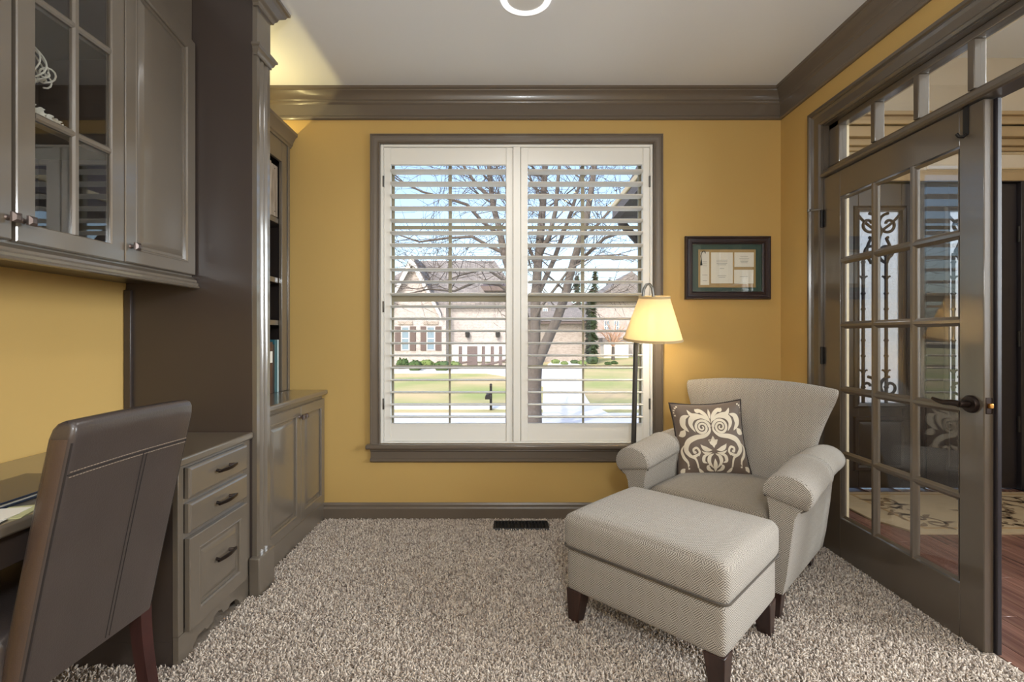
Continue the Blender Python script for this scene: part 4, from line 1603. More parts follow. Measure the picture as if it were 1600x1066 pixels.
ot = thing('ottoman', 'beige woven rectangular ottoman with dark tapered legs in front of the armchair', 'ottoman', (.642, 1.958, 0), RZ)
P_(shifted(rbox(.320, .26, .088, .022, 10, bulge=.004), 0, 0, .222), 'base', M['fabric'], ot, uv=1, smooth=60)
P_(shifted(rbox(.331, .271, .07, .031, 16, crown=.018, bulge=.008), 0, 0, .375), 'cushion', M['fabric'], ot, uv=1, smooth=60)
pr = []
hx_, hy_, r_ = .331, .271, .031
for cx, cy, a0 in ((1, 1, 0), (-1, 1, 90), (-1, -1, 180), (1, -1, 270)):
    for k in range(7):
        a = math.radians(a0 + 15 * k)
        pr.append((cx * (hx_ - r_) + r_ * math.cos(a), cy * (hy_ - r_) + r_ * math.sin(a), .3165))
P_(MB().tube(pr, .004, 6, closed=True), 'piping', M['fabric_seat'], ot, smooth=60)
for sx in (-1, 1):
    for sy in (-1, 1):
        lx, ly = sx * .283, sy * .223
        a, c = .036, .023
        ox, oy = sx * .008, sy * .006
        P_(MB().hexa([(lx - c + ox, ly - c + oy, .004), (lx + c + ox, ly - c + oy, .004), (lx + c + ox, ly + c + oy, .004), (lx - c + ox, ly + c + oy, .004)],
                     [(lx - a, ly - a, .14), (lx + a, ly - a, .14), (lx + a, ly + a, .14), (lx - a, ly + a, .14)]), 'leg', M['dark_wood'], ot, bevel=.003)

# ------------------------------------------------------------------ damask pillow
pw_ = thing('throw_pillow', 'square brown pillow with cream damask scrolls and dark piping on armchair', 'pillow', (1.095, 2.665, .61))
pw_.rotation_euler = (math.radians(-14), math.radians(-4), math.radians(-8))
W = .205


def pil_surf(u, v, side=-1, lift=0.0):
    au, av = min(1, abs(u)), min(1, abs(v))
    pin = 1 - .09 * (1 - av ** 2) * au
    pinv = 1 - .1 * (1 - au ** 2) * av
    t = .062 * max(0, (1 - au ** 2.4)) ** .55 * max(0, (1 - av ** 2.4)) ** .55
    t += .0035 * math.sin(v * 16 + 1.5 * math.sin(u * 3)) * (1 - au) * (1 - av)
    return (u * W * .93 * pin, side * (t + lift), v * W * pinv)


N = 26
pm = MB()
for side in (-1, 1):
    base = len(pm.v)
    for i in range(N + 1):
        for j in range(N + 1):
            u = math.sin(PI / 2 * (-1 + 2 * i / N))
            v = math.sin(PI / 2 * (-1 + 2 * j / N))
            pm.v.append(pil_surf(u, v, side))
    for i in range(N):
        for j in range(N):
            a = base + i * (N + 1) + j
            pm.f.append((a, a + 1, a + N + 2, a + N + 1))
pil_m = mat('brown_satin', (104, 88, 76), 0.55, noise=(14, 0.12), sheen=0.3)
P_(pm, 'cover', pil_m, pw_, smooth=80)
edge = [(-1 + 2 * i / 20, -1) for i in range(20)] + [(1, -1 + 2 * i / 20) for i in range(20)] + [(1 - 2 * i / 20, 1) for i in range(20)] + [(-1, 1 - 2 * i / 20) for i in range(20)]
P_(MB().tube([pil_surf(u, v) for u, v in edge], .0055, 8, closed=True), 'piping', mat('dark_brown_cord', (48, 38, 34), 0.7), pw_, smooth=60)
dm_ = MB()
psf = lambda u, v: pil_surf(max(-.97, min(.97, u)), max(-.97, min(.97, v)), -1, .0016)
Q = lambda x, y: ((x - 535) / 285, (650 - y) / 278)


def chain(*pts, n=8):
    """smooth curve through the points (Catmull-Rom)"""
    out = []
    P = [pts[0]] + list(pts) + [pts[-1]]
    for i in range(1, len(P) - 2):
        p0, p1, p2, p3 = P[i - 1], P[i], P[i + 1], P[i + 2]
        for k in range(n):
            t = k / n
            out.append(tuple(.5 * (2 * b + (c - a) * t + (2 * a - 5 * b + 4 * c - d) * t * t + (3 * b - a - 3 * c + d) * t ** 3) for a, b, c, d in zip(p0, p1, p2, p3)))
    out.append(pts[-1])
    return out


for s in (-1, 1):
    def mirr(pts, sx=s):
        return [(-sx * a + .02, b) for a, b in pts]
    sp_ = [Q(462 + r * math.cos(a), 567 + r * math.sin(a)) for r, a in [(6 + 54 * t, 2.2 * 2 * PI * t - 1.3) for t in [k / 44 for k in range(45)]]]
    stroke(dm_, mirr(sp_), lambda t: .018 + .022 * t, psf)
    stroke(dm_, mirr(chain(Q(516, 540), Q(520, 590), Q(480, 628), Q(400, 640), Q(335, 670), Q(312, 725), Q(340, 768), Q(385, 800), Q(405, 870))), lambda t: .022 + .05 * math.sin(PI * t) ** 2, psf, 3)
    stroke(dm_, mirr(chain(Q(405, 775), Q(420, 745), Q(400, 715), Q(372, 725), Q(378, 750), Q(392, 742))), .03, psf)
    stroke(dm_, mirr(chain(Q(345, 775), Q(385, 775), Q(412, 755))), leafw(.04), psf)
    stroke(dm_, mirr(chain(Q(352, 598), Q(312, 545), Q(325, 490), Q(375, 470))), leafw(.085), psf, 4)
    stroke(dm_, mirr(chain(Q(405, 602), Q(375, 540), Q(400, 490), Q(470, 480), Q(520, 520))), leafw(.08), psf, 4)
    stroke(dm_, mirr(chain(Q(515, 505), Q(450, 475), Q(395, 465), Q(366, 420))), leafw(.07), psf, 4)
    stroke(dm_, mirr(chain(Q(532, 535), Q(505, 470), Q(460, 425), Q(425, 425))), leafw(.055), psf, 3)
    stroke(dm_, mirr(leaf(Q(470, 440), Q(430, 412), .3)), leafw(.06), psf, 3)
    stroke(dm_, mirr(leaf(Q(262, 622), Q(320, 578), -.3)), leafw(.085), psf, 4)
    stroke(dm_, mirr(leaf(Q(520, 735), Q(432, 690), .3)), leafw(.06), psf, 4)
    stroke(dm_, mirr(leaf(Q(518, 752), Q(436, 738), .35)), leafw(.035), psf, 3)
    stroke(dm_, mirr(leaf(Q(535, 712), Q(498, 660), -.3)), leafw(.06), psf, 3)
    stroke(dm_, mirr(chain(Q(500, 765), Q(455, 780), Q(447, 820), Q(475, 835))), leafw(.045), psf, 3)
    stroke(dm_, mirr(chain(Q(530, 762), Q(496, 785), Q(490, 830), Q(522, 880))), leafw(.05), psf, 3)
    stroke(dm_, mirr(chain(Q(525, 905), Q(490, 890), Q(478, 865), Q(490, 850))), leafw(.05), psf, 3)
    stroke(dm_, mirr(chain(Q(300, 690), Q(275, 730), Q(290, 780), Q(320, 820), Q(325, 865))), leafw(.04), psf, 3)
    stroke(dm_, mirr(chain(Q(405, 870), Q(425, 900), Q(450, 915))), leafw(.04), psf, 2)
    for x, y in ((262, 430), (275, 412), (255, 448), (290, 400), (262, 470), (300, 790), (318, 815), (326, 842), (330, 868)):
        stroke(dm_, mirr([Q(x - 7, y), Q(x + 7, y)]), lambda t: .02, psf, 1)
    stroke(dm_, mirr(leaf(Q(275, 905), Q(300, 865), .3)), leafw(.07), psf, 3)
stroke(dm_, leaf((.02, Q(0, 505)[1]), (.02, Q(0, 415)[1]), 0), leafw(.035), psf, 2)
stroke(dm_, leaf((.02, Q(0, 720)[1]), (.02, Q(0, 632)[1]), 0), leafw(.06), psf, 3)
stroke(dm_, leaf((.02, Q(0, 912)[1]), (.02, Q(0, 800)[1]), 0), leafw(.055), psf, 3)
do = P_(dm_, 'damask_print', mat('cream_print', (224, 212, 190), 0.6), pw_, recalc=False, smooth=60)
do['kind'] = 'stuff'

# ------------------------------------------------------------------ leather desk chair (faces the desk, local -Y forward = world -X)
lch = thing('desk_chair', 'dark brown leather parsons chair pushed up to the desk', 'chair', (-1.095, 1.305, 0), -math.radians(92))
# local: +Y is the rear (world +X), +X is world -Y (towards the camera)
hw = .197


def back_y(z):
    t = (z - .34) / .63
    return -.016 + .128 * t + .008 * t * t


rings = []
zs = [.335, .36, .45, .55, .65, .75, .83, .89, .938, .960, .972, .978]
for z in zs:
    y1 = back_y(z)
    th = .062
    e = 0
    inset = 0
    if z > .938:
        e = min(1, (z - .938) / .04)
        inset = .02 * (1 - math.sqrt(max(0, 1 - e * e)))
    r = .012
    y0 = y1 - th
    ya, yb = y0 + inset, y1 - inset
    w_ = hw - inset * .5 + .006 * (z - .34)
    ring = []
    for (cx, cy, a0) in ((w_ - r, yb - r, 0), (-w_ + r, yb - r, 90), (-w_ + r, ya + r, 180), (w_ - r, ya + r, 270)):
        for k in range(5):
            a = math.radians(a0 + 22.5 * k)
            ring.append((cx + r * math.cos(a), cy + r * math.sin(a), z + .003 * (1 - (cx / hw) ** 2) * (z - .34) / .63))
    # subdivide between corners for the arch
    full = []
    for i in range(len(ring)):
        p, q = Vector(ring[i]), Vector(ring[(i + 1) % len(ring)])
        full.append(tuple(p))
        if (p - q).length > .1:
            for k in range(1, 8):
                g = p.lerp(q, k / 8)
                g.z = z + .003 * (1 - (g.x / hw) ** 2) * (z - .34) / .63
                full.append(tuple(g))
    rings.append(full)
cb = P_(MB().loft(rings), 'backrest', M['leather'], lch, smooth=60)
# side gussets, same leather with a warm reflection put into its colour
for s in (1, -1):
    g = MB()
    rr = []
    for z in (.345, .42, .5, .6, .7, .8, .88, .938):
        y1 = back_y(z)
        w_ = hw + .006 * (z - .34)
        rr.append([(s * (w_ - .004), y1 - .055, z), (s * (w_ + .0012), y1 - .05, z), (s * (w_ + .0022), y1 - .031, z), (s * (w_ + .0012), y1 - .012, z), (s * (w_ - .004), y1 - .007, z)])
    g.loft(rr)
    P_(g, 'side_gusset', M['leather_reflection'], cb, smooth=60)
# stitching on the rear
zb = .855
st_ = MB()
for dz in (-.006, .006):
    for k in range(44):
        x0 = -hw + .006 + (2 * hw - .012) * k / 44
        x1 = x0 + .006
        st_.tube([(x0, back_y(zb + dz) + .0006, zb + dz + .0025 * (1 - (x0 / hw) ** 2)), (x1, back_y(zb + dz) + .0006, zb + dz + .0025 * (1 - (x1 / hw) ** 2))], .0011, 4)
P_(st_, 'stitching', M['thread'], cb)['kind'] = 'stuff'
sm_ = MB().tube([(x, back_y(zb) + .0003, zb + .0025 * (1 - (x / hw) ** 2)) for x in [-hw + .004 + (2 * hw - .008) * k / 12 for k in range(13)]], .0016, 6)
xs = -.035
for dx in (-.006, .006):
    sm_.tube([(xs + dx, back_y(z) + .0002, z) for z in [.345 + (zb - .345) * k / 14 for k in range(15)]], .0012, 6)
P_(sm_, 'seam', M['thread_dark'], cb, smooth=50)
for s in (1, -1):
    ed = MB()
    ed.tube([(s * (hw - .005 + .006 * (z - .34)), back_y(z) - .0035, z) for z in [.345 + .585 * k / 14 for k in range(15)]], .0026, 6)
    P_(ed, 'piping', M['thread_dark'], cb, smooth=50)
P_(shifted(rbox(.212, .215, .065, .03, 10, crown=.014), 0, -.265, .415), 'seat', M['leather'], lch, smooth=60)
P_(MB().box(-.205, .205, -.45, -.06, .32, .36), 'seat_frame', M['dark_wood'], lch, bevel=.004)
for s in (1, -1):
    # sabre rear leg
    rr = []
    for k in range(9):
        t = k / 8
        z = .345 * (1 - t) + .004
        y = -.036 + .05 * t ** 1.7
        a = .021 - .004 * t
        rr.append([(s * .176 - a, y - a * .9, z), (s * .176 + a, y - a * .9, z), (s * .176 + a, y + a * .9, z), (s * .176 - a, y + a * .9, z)])
    P_(MB().loft(rr), 'leg', M['chair_leg'], lch, smooth=30)
    a, c = .022, .016
    P_(MB().hexa([(s * .176 - c, -.43 - c, .004), (s * .176 + c, -.43 - c, .004), (s * .176 + c, -.43 + c, .004), (s * .176 - c, -.43 + c, .004)],
                 [(s * .176 - a, -.43 - a, .345), (s * .176 + a, -.43 - a, .345), (s * .176 + a, -.43 + a, .345), (s * .176 - a, -.43 + a, .345)]), 'leg', M['chair_leg'], lch)

# ------------------------------------------------------------------ carpet pile (real tufts)
def carpet():
    cell = .0074
    xs = np.arange(-1.725, 1.79, cell)
    ys = np.arange(.85, 3.1, cell)
    X, Y = np.meshgrid(xs, ys)
    X = X.ravel() + np.random.uniform(-.0044, .0044, X.size)
    Y = Y.ravel() + np.random.uniform(-.0036, .0036, Y.size)
    keep = np.ones(X.size, bool)
    keep &= ~((X < -1.172) & (Y > 1.72) & (Y < 2.2))
    keep &= ~((X < -1.112) & (Y > 2.17) & (Y < 2.325))
    keep &= ~((X < -1.18) & (Y >= 2.3))
    keep &= ~((X > -.1) & (X < .243) & (Y > 2.92) & (Y < 3.05))
    keep &= ~(X > 1.715 + .05 * (Y < 2.68))
    keep &= ~(((X < -1.2) | (Y < 1.25)) & (np.random.uniform(0, 1, X.size) < .4))
    keep &= ~((X > 1.70) & (Y < 1.77) & (X > 1.77))
    # what the frame and a step to the side can show
    X, Y = X[keep], Y[keep]
    n = X.size
    h = np.random.uniform(.011, .021, n)
    ang = np.random.uniform(0, 2 * PI, n)
    lean = np.random.uniform(.003, .012, n)
    wdt = np.random.uniform(.0025, .0043, n)
    tw = np.random.uniform(-1.2, 1.2, n)
    V = np.zeros((n, 10, 3), np.float32)
    levels = [(0.0, 0.0, .8), (.55, .35, 1.15), (.9, .85, .9)]
    for li, (hz, le, wf) in enumerate(levels):
        for k in range(3):
            a = ang + 2 * PI * k / 3 + tw * hz
            V[:, li * 3 + k, 0] = X + np.cos(ang) * lean * le + np.cos(a) * wdt * wf
            V[:, li * 3 + k, 1] = Y + np.sin(ang) * lean * le + np.sin(a) * wdt * wf
            V[:, li * 3 + k, 2] = h * hz - .002
    V[:, 9, 0] = X + np.cos(ang) * lean * 1.5
    V[:, 9, 1] = Y + np.sin(ang) * lean * 1.5
    V[:, 9, 2] = h * 1.0 - .002
    tri = []
    for li in range(2):
        for k in range(3):
            a, b, c, d = li * 3 + k, li * 3 + (k + 1) % 3, (li + 1) * 3 + (k + 1) % 3, (li + 1) * 3 + k
            tri += [(a, b, c), (a, c, d)]
    for k in range(3):
        tri.append((6 + k, 6 + (k + 1) % 3, 9))
    tri = np.array(tri, np.int32)
    T = (tri[None] + (np.arange(n) * 10)[:, None, None]).reshape(-1, 3)
    me = bpy.data.meshes.new('carpet')
    me.vertices.add(n * 10)
    me.vertices.foreach_set('co', V.reshape(-1))
    me.loops.add(T.size)
    me.loops.foreach_set('vertex_index', T.reshape(-1))
    me.polygons.add(len(T))
    me.polygons.foreach_set('loop_start', np.arange(0, T.size, 3, dtype=np.int32))
    me.polygons.foreach_set('loop_total', np.full(len(T), 3, np.int32))
    me.update()
    at = me.attributes.new('yarn', 'FLOAT', 'POINT')
    clus = np.random.uniform(0, 1, n)
    at.data.foreach_set('value', np.repeat(clus, 10).astype(np.float32))
    me.shade_smooth()
    m = mat('shag_yarn', (200, 186, 172), 0.95, spec=0.1, sheen=0.2)
    nt = m.node_tree
    an = nt.nodes.new('ShaderNodeAttribute')
    an.attribute_name = 'yarn'
    r = nt.nodes.new('ShaderNodeValToRGB')
    e = r.color_ramp.elements
    e[0].position = 0.0
    e[0].color = srgb(134, 119, 107)
    e[1].position = 1.0
    e[1].color = srgb(232, 220, 207)
    k = e.new(.25)
    k.color = srgb(184, 169, 157)
    k = e.new(.6)
    k.color = srgb(210, 196, 182)
    nt.links.new(an.outputs['Fac'], r.inputs['Fac'])
    nt.links.new(r.outputs['Color'], nt.nodes['Principled BSDF'].inputs['Base Color'])
    me.materials.append(m)
    o = bpy.data.objects.new('carpet', me)
    COL.objects.link(o)
    tag(o, 'beige and brown shag carpet pile covering the room floor', 'carpet', kind='stuff')


carpet()

# ------------------------------------------------------------------ outdoors
GZ = -.65
E0 = CAM_Z - GZ


def G(u, v, dz=0.0):
    y = E0 * F / (v - 525)
    return ((u - 796) * y / F, y, GZ + dz)


struct(MB().box(-60, 70, 3.4, 140, GZ - .3, GZ).build('ground', M['lawn'], smooth=0), 'front lawns of the street')


def slab(name, poly, mtl, th, label):
    n = len(poly)
    mb = MB().add([(p[0], p[1], GZ - .05) for p in poly] + [(p[0], p[1], GZ + th) for p in poly], [tuple(range(n))[::-1], tuple(range(n, 2 * n))] + [(i, (i + 1) % n, n + (i + 1) % n, n + i) for i in range(n)])
    return struct(mb.build(name, mtl, smooth=0), label)


slab('road', [(-60, 6.6), (60, 6.6), (60, 11.4), (-60, 11.4)], M['asphalt'], .02, 'pale residential road')
slab('sidewalk', [(-60, 12.05), (60, 12.05), (60, 12.95), (-60, 12.95)], M['concrete'], .03, 'concrete sidewalk across the road')
# driveway of the brick house
L_ = [G(848, 652), G(848, 632), G(849, 606), G(851, 585), G(856, 570), G(866, 563.5)]
R_ = [G(916, 563.5), G(914, 572), G(910, 590), G(909, 605), G(914, 620), G(922, 633), G(950, 648), G(955, 652)]
slab('driveway', L_ + R_, M['concrete'], .04, 'wide concrete driveway')
slab('driveway', [G(840, 574), G(700, 575.5), G(616, 578), G(616, 584), G(690, 583.5), G(760, 584), G(800, 590), G(840, 600), G(860, 612), G(860, 574)], M['concrete'], .035, 'curved concrete driveway apron')


def foliage(c, rx, ry, rz, n, size, seed=0, low=-.2):
    rs = np.random.RandomState(seed)
    mb = MB()
    for i in range(n):
        d = rs.normal(size=3)
        d /= np.linalg.norm(d)
        if d[2] < low:
            d[2] = -d[2] * .3
        k = rs.uniform(.75, 1.05)
        p = Vector((c[0] + d[0] * rx * k, c[1] + d[1] * ry * k, c[2] + d[2] * rz * k))
        a = Vector(rs.normal(size=3)).normalized()
        b = a.orthogonal().normalized()
        s = size * rs.uniform(.6, 1.3)
        mb.add([p - a * s, p - b * s * .6, p + a * s, p + b * s * .6], [(0, 1, 2, 3)])
    return mb


def bush(name, label, cat, c, rx, ry, rz, mtl, n=350, size=.13, seed=0, grp=None):
    t = thing(name, label, cat, (c[0], c[1], GZ), group=grp)
    core = rbox(rx * .85, ry * .85, rz * .9, min(rx, ry, rz) * .6, 8)
    core = shifted(core, c[0], c[1], GZ + rz * .95)
    core.build('shrub_body', mtl, t, smooth=60)
    o = foliage((c[0], c[1], GZ + rz * .9), rx, ry, rz * 1.05, n, size, seed).build('leaves', mtl, t, recalc=False, smooth=0)
    o['kind'] = 'stuff'
    return t


def pane_window(parent, x0, x1, z0, z1, yf, shutters=True, mullion=True):
    fm_ = lambda a, b, d: (a, yf - d, b)
    w_ = MB().frame(fm_, rect(x0, x1, z0, z1), [(0, 0), (0, .06), (.045, .06), (.045, 0)]).build('window', M['shutter'], parent, smooth=0)
    MB().pbox(fm_, x0, x1, z0, z1, .0, .02).build('pane', M['far_glass'], w_)
    MB().pbox(fm_, x0, x1, (z0 + z1) / 2 - .02, (z0 + z1) / 2 + .02, .02, .04).build('muntin', M['shutter'], w_)
    if mullion:
        MB().pbox(fm_, (x0 + x1) / 2 - .02, (x0 + x1) / 2 + .02, z0, z1, .02, .035).build('muntin', M['shutter'], w_)
    if shutters:
        for s in ((x0 - .42, x0 - .09), (x1 + .09, x1 + .42)):
            MB().pbox(fm_, s[0], s[1], z0 - .05, z1 + .05, .0, .05).build('window_shutter', M['far_shutter'], parent)


M['far_glass'] = mat('far_window_glass', (112, 134, 150), 0.3)
M['far_shutter'] = mat('dark_brown_shutters', (92, 78, 76), 0.7)
M['white_trim'] = mat('white_exterior_trim', (234, 232, 228), 0.7)

# brick house across the street
yA = 30.0
kA = yA / F
AX = lambda u: (u - 796) * kA
AZ = lambda v: CAM_Z + (525 - v) * kA
ha = thing('brick_house', 'pale brick house with steep front gable and grey roof across the street', 'house', (AX(690), yA, GZ))
MB().box(AX(560), AX(802), yA, yA + 9, GZ, AZ(482)).build('wall', M['brick'], ha, uv=1)
# main roof, hipped, ridge along X
r0, r1, ez, rz2 = AX(545), AX(818), AZ(474), AZ(392)
rf = MB().add([(r0, yA - .5, ez), (r1, yA - .5, ez), (r1, yA + 9.5, ez), (r0, yA + 9.5, ez), (AX(640), yA + 4, rz2), (AX(770), yA + 4, rz2),
               (r0, yA - .5, ez - .15), (r1, yA - .5, ez - .15), (r1, yA + 9.5, ez - .15), (r0, yA + 9.5, ez - .15)],
              [(0, 1, 5, 4), (1, 2, 5), (2, 3, 4, 5), (3, 0, 4), (0, 6, 7, 1), (1, 7, 8, 2), (2, 8, 9, 3), (3, 9, 6, 0), (9, 8, 7, 6)])
rf.build('roof', M['shingle'], ha, uv=.6, smooth=0)
# front gable
gp = [(AX(612), AZ(482)), (AX(688), AZ(482)), (AX(650), AZ(408))]
g = MB().add([(a, yA - 1.0, z) for a, z in gp] + [(a, yA + 3, z) for a, z in gp], [(0, 1, 2), (5, 4, 3), (0, 3, 4, 1), (1, 4, 5, 2), (2, 5, 3, 0)])
g.build('gable_wall', M['brick'], ha, uv=1)
g = MB().box(AX(612), AX(700), yA - 1.0, yA, GZ, AZ(482))
g.build('wall', M['brick'], ha, uv=1)
for s, (ub, ut) in ((-1, (606, 650)), (1, (694, 650))):
    p = [(AX(ub), AZ(490)), (AX(ut), AZ(403))]
    q = MB()
    for (ya, yb, off, mt, nm) in ((yA - 1.35, yA + 3.5, 0, M['shingle'], 'gable_roof'), (yA - 1.42, yA - 1.3, -.12, M['white_trim'], 'rake_board')):
        th = .16 if nm == 'gable_roof' else .28
        q = MB().add([(p[0][0], ya, p[0][1] + off), (p[1][0], ya, p[1][1] + off), (p[1][0], yb, p[1][1] + off), (p[0][0], yb, p[0][1] + off),
                      (p[0][0], ya, p[0][1] + off - th), (p[1][0], ya, p[1][1] + off - th * 1.9), (p[1][0], yb, p[1][1] + off - th * 1.9), (p[0][0], yb, p[0][1] + off - th)],
                     [(0, 1, 2, 3), (7, 6, 5, 4), (0, 4, 5, 1), (1, 5, 6, 2), (2, 6, 7, 3), (3, 7, 4, 0)])
        q.build(nm, mt, ha, uv=.6, smooth=0)
for u in (639, 677.5):
    pane_window(ha, AX(u - 5), AX(u + 5), AZ(546), AZ(512), yA - 1.0, True, False)
    MB().box(AX(u - 11), AX(u + 11), yA - 1.06, yA - 1.0, AZ(508), AZ(503)).build('window_header', M['brick2'], ha, uv=1)
# lower entrance roof and garage doors
MB().box(AX(706), AX(800), yA - .12, yA, AZ(565), AZ(539)).build('garage_door', M['white_trim'], ha)
for u in (731, 778):
    sc2 = MB().lathe([(0, 0), (.12, .03), (.16, .3), (.05, .42), (0, .45)], (AX(u), yA - .25, AZ(528)), 8)
    sc2.box(AX(u) - .04, AX(u) + .04, yA - .3, yA, AZ(520), AZ(518))
    sc2.build('lantern', M['black'], ha)
for k, u in enumerate((724.5, 742, 758, 771, 783, 796)):
    w_ = .3 if u == 742 else .1
    MB().box(AX(u) - w_, AX(u) + w_, yA - 2.1, yA - 1.95, GZ, AZ(540)).build('porch_post', M['far_shutter'], ha)
hr = MB().tube([(AX(720), yA - 2.05, AZ(565)), (AX(742), yA - 2.05, AZ(562))], .07, 6)
hr.tube([(AX(748), yA - 2.05, AZ(562)), (AX(750), yA - 2.05, AZ(570)), (AX(796), yA - 2.05, AZ(559))], .07, 6)
hr.build('handrail', M['far_shutter'], ha)
# small side roof return
q = MB().add([(AX(752), yA - 1.2, AZ(450)), (AX(806), yA - 1.2, AZ(450)), (AX(806), yA + 2, AZ(436)), (AX(758), yA + 2, AZ(436)), (AX(757), yA - 1.2, AZ(457)), (AX(806), yA - 1.2, AZ(457)), (AX(806), yA + 2, AZ(457)), (AX(758), yA + 2, AZ(457))],
             [(0, 1, 2, 3), (7, 6, 5, 4), (0, 4, 5, 1), (1, 5, 6, 2), (2, 6, 7, 3), (3, 7, 4, 0)])
q.build('eave_return', M['far_shutter'], ha)

# tan house behind the tree trunk
yB = 34.0
kB = yB / F
BX_ = lambda u: (u - 796) * kB
BZ = lambda v: CAM_Z + (525 - v) * kB
hb = thing('tan_garage_house', 'tan house with dark eave and grey gable behind the forked tree trunk', 'house', (BX_(870), yB, GZ))
MB().box(BX_(818), BX_(919), yB, yB + 8, GZ, BZ(504)).build('wall', M['brick2'], hb, uv=1)
MB().box(BX_(812), BX_(922), yB - .5, yB + 8.3, BZ(506), BZ(502)).build('eave', M['far_shutter'], hb)
MB().box(BX_(915), BX_(919), yB - .35, yB - .1, GZ, BZ(504)).build('corner_post', M['far_shutter'], hb)
q = MB().add([(BX_(808), yB - .6, BZ(502)), (BX_(924), yB - .6, BZ(502)), (BX_(924), yB + 8, BZ(502)), (BX_(808), yB + 8, BZ(502)), (BX_(838), yB + 4, BZ(448)), (BX_(900), yB + 4, BZ(462))],
             [(0, 1, 5, 4), (1, 2, 5), (2, 3, 4, 5), (3, 0, 4), (3, 2, 1, 0)])
q.build('roof', M['shingle'], hb, uv=.6, smooth=0)
q = MB().add([(BX_(814), yB + 1.5, BZ(490)), (BX_(868), yB + 1.5, BZ(490)), (BX_(838), yB + 1.5, BZ(432)), (BX_(814), yB + 5, BZ(490)), (BX_(868), yB + 5, BZ(490)), (BX_(838), yB + 5, BZ(432))],
             [(0, 1, 2), (5, 4, 3), (0, 3, 4, 1), (1, 4, 5, 2), (2, 5, 3, 0)])
q.build('gable_dormer', M['shingle'], hb, uv=.6, smooth=0)
pane_window(hb, BX_(851), BX_(857), BZ(493), BZ(481), yB + 1.4, False)

# grey house on the right
yC = 42.0
kC = yC / F
CX = lambda u: (u - 796) * kC
CZ = lambda v: CAM_Z + (525 - v) * kC
hcx = thing('grey_gable_house', 'far pinkish gabled house between the dark evergreen and the lamp pole', 'house', (CX(970), yC, GZ))
MB().box(CX(930), CX(1030), yC, yC + 8, GZ, CZ(470)).build('wall', M['brick'], hcx, uv=1)
q = MB().add([(CX(922), yC - .5, CZ(472)), (CX(1045), yC - .5, CZ(472)), (CX(985), yC - .5, CZ(425)), (CX(922), yC + 9, CZ(472)), (CX(1045), yC + 9, CZ(472)), (CX(985), yC + 9, CZ(425))],
             [(0, 1, 2), (5, 4, 3), (0, 3, 4, 1), (1, 4, 5, 2), (2, 5, 3, 0)])
q.build('roof', M['shingle'], hcx, uv=.6, smooth=0)
for u in (948, 963, 1000):
    pane_window(hcx, CX(u - 3), CX(u + 3), CZ(518), CZ(502), yC, False)
MB().box(CX(938), CX(975), yC - 1.6, yC, GZ, CZ(534)).build('porch', M['white_trim'], hcx)
MB().box(CX(935), CX(978), yC - 1.9, yC, CZ(534), CZ(528)).build('porch_roof', M['shingle'], hcx, uv=.6)

# hedge and bushes
for i, (u0, u1, vt, vb, mt, lab) in enumerate(((618, 640, 559, 573, 'hedge', 'dark clipped hedge at the left end of the brick house front'), (636, 662, 560, 573, 'hedge', 'dark clipped hedge below the first shuttered window'),
                                               (652, 680, 562, 574, 'bush', 'light green shrub in the middle of the hedge row'), (676, 706, 560, 573, 'hedge', 'dark clipped hedge under the second shuttered window'),
                                               (698, 722, 565, 574, 'bush', 'light green shrub at the garage end of the hedge row'))):
    y = 26.6 - (i % 2) * 1.3
    c = ((u0 + u1) / 2 - 796) * y / F
    bush('hedge_shrub', lab, 'shrub', (c, y), (u1 - u0) / 2 * y / F * .8, .45, (vb - vt) / 2 * y / F + .05, M[mt], 260, .1, i, 'shrubs before the brick house')
for i, (u, vt, r, mt, lab) in enumerate(((868, 557, 6, 'bush', 'round light bush right of the tree trunk by the drive'), (882, 559, 5, 'bush', 'small round bush in the drive bed, second from the trunk'),
                                        (898, 558, 6, 'hedge', 'dark round bush in the middle of the drive bed'), (910, 557, 6, 'bush', 'pale bush next to the dark evergreen foot'),
                                        (925, 552, 9, 'evergreen', 'wide dark bush at the foot of the evergreen'), (950, 560, 4, 'hedge', 'small dark bush on the far right lawn'), (960, 560, 4, 'hedge', 'last small dark bush on the far right lawn'),
                                        (1001, 543, 6, 'bush', 'green shrub behind the lamp pole'))):
    y = 31.6 - (i % 2) * 1.1
    rz_ = (564 - vt) / 2 * y / F
    bush('garden_bush', lab, 'bush', ((u - 796) * y / F, y), r * y / F, .5, rz_, M[mt], 200, .09, 20 + i, 'bushes along the drive')


def evergreen(u, vt, w_, y, seed, label):
    x = (u - 796) * y / F
    h = CAM_Z + (525 - vt) * y / F - GZ
    t = thing('evergreen_tree', label, 'tree', (x, y, GZ), group='evergreens across the street')
    MB().tube([(x, y, GZ), (x, y, GZ + h * .95)], [.18, .03], 8).build('trunk', M['bark'], t)
    rs = np.random.RandomState(seed)
    mb = MB()
    R = w_ * y / F
    for i in range(900):
        k = rs.uniform(.02, 1)
        z = GZ + h * (.06 + .94 * k)
        r = R * (1 - k) ** .7 * rs.uniform(.3, 1.05) + .08
        a = rs.uniform(0, 2 * PI)
        p = Vector((x + r * math.cos(a), y + r * math.sin(a), z))
        o = Vector((math.cos(a), math.sin(a), -.4)) * .3
        s = Vector((-math.sin(a), math.cos(a), .2)) * .14
        mb.add([p - o, p - s, p + o, p + s], [(0, 1, 2, 3)])
    f = mb.build('needles', M['evergreen'], t, recalc=False, smooth=0)
    f['kind'] = 'stuff'


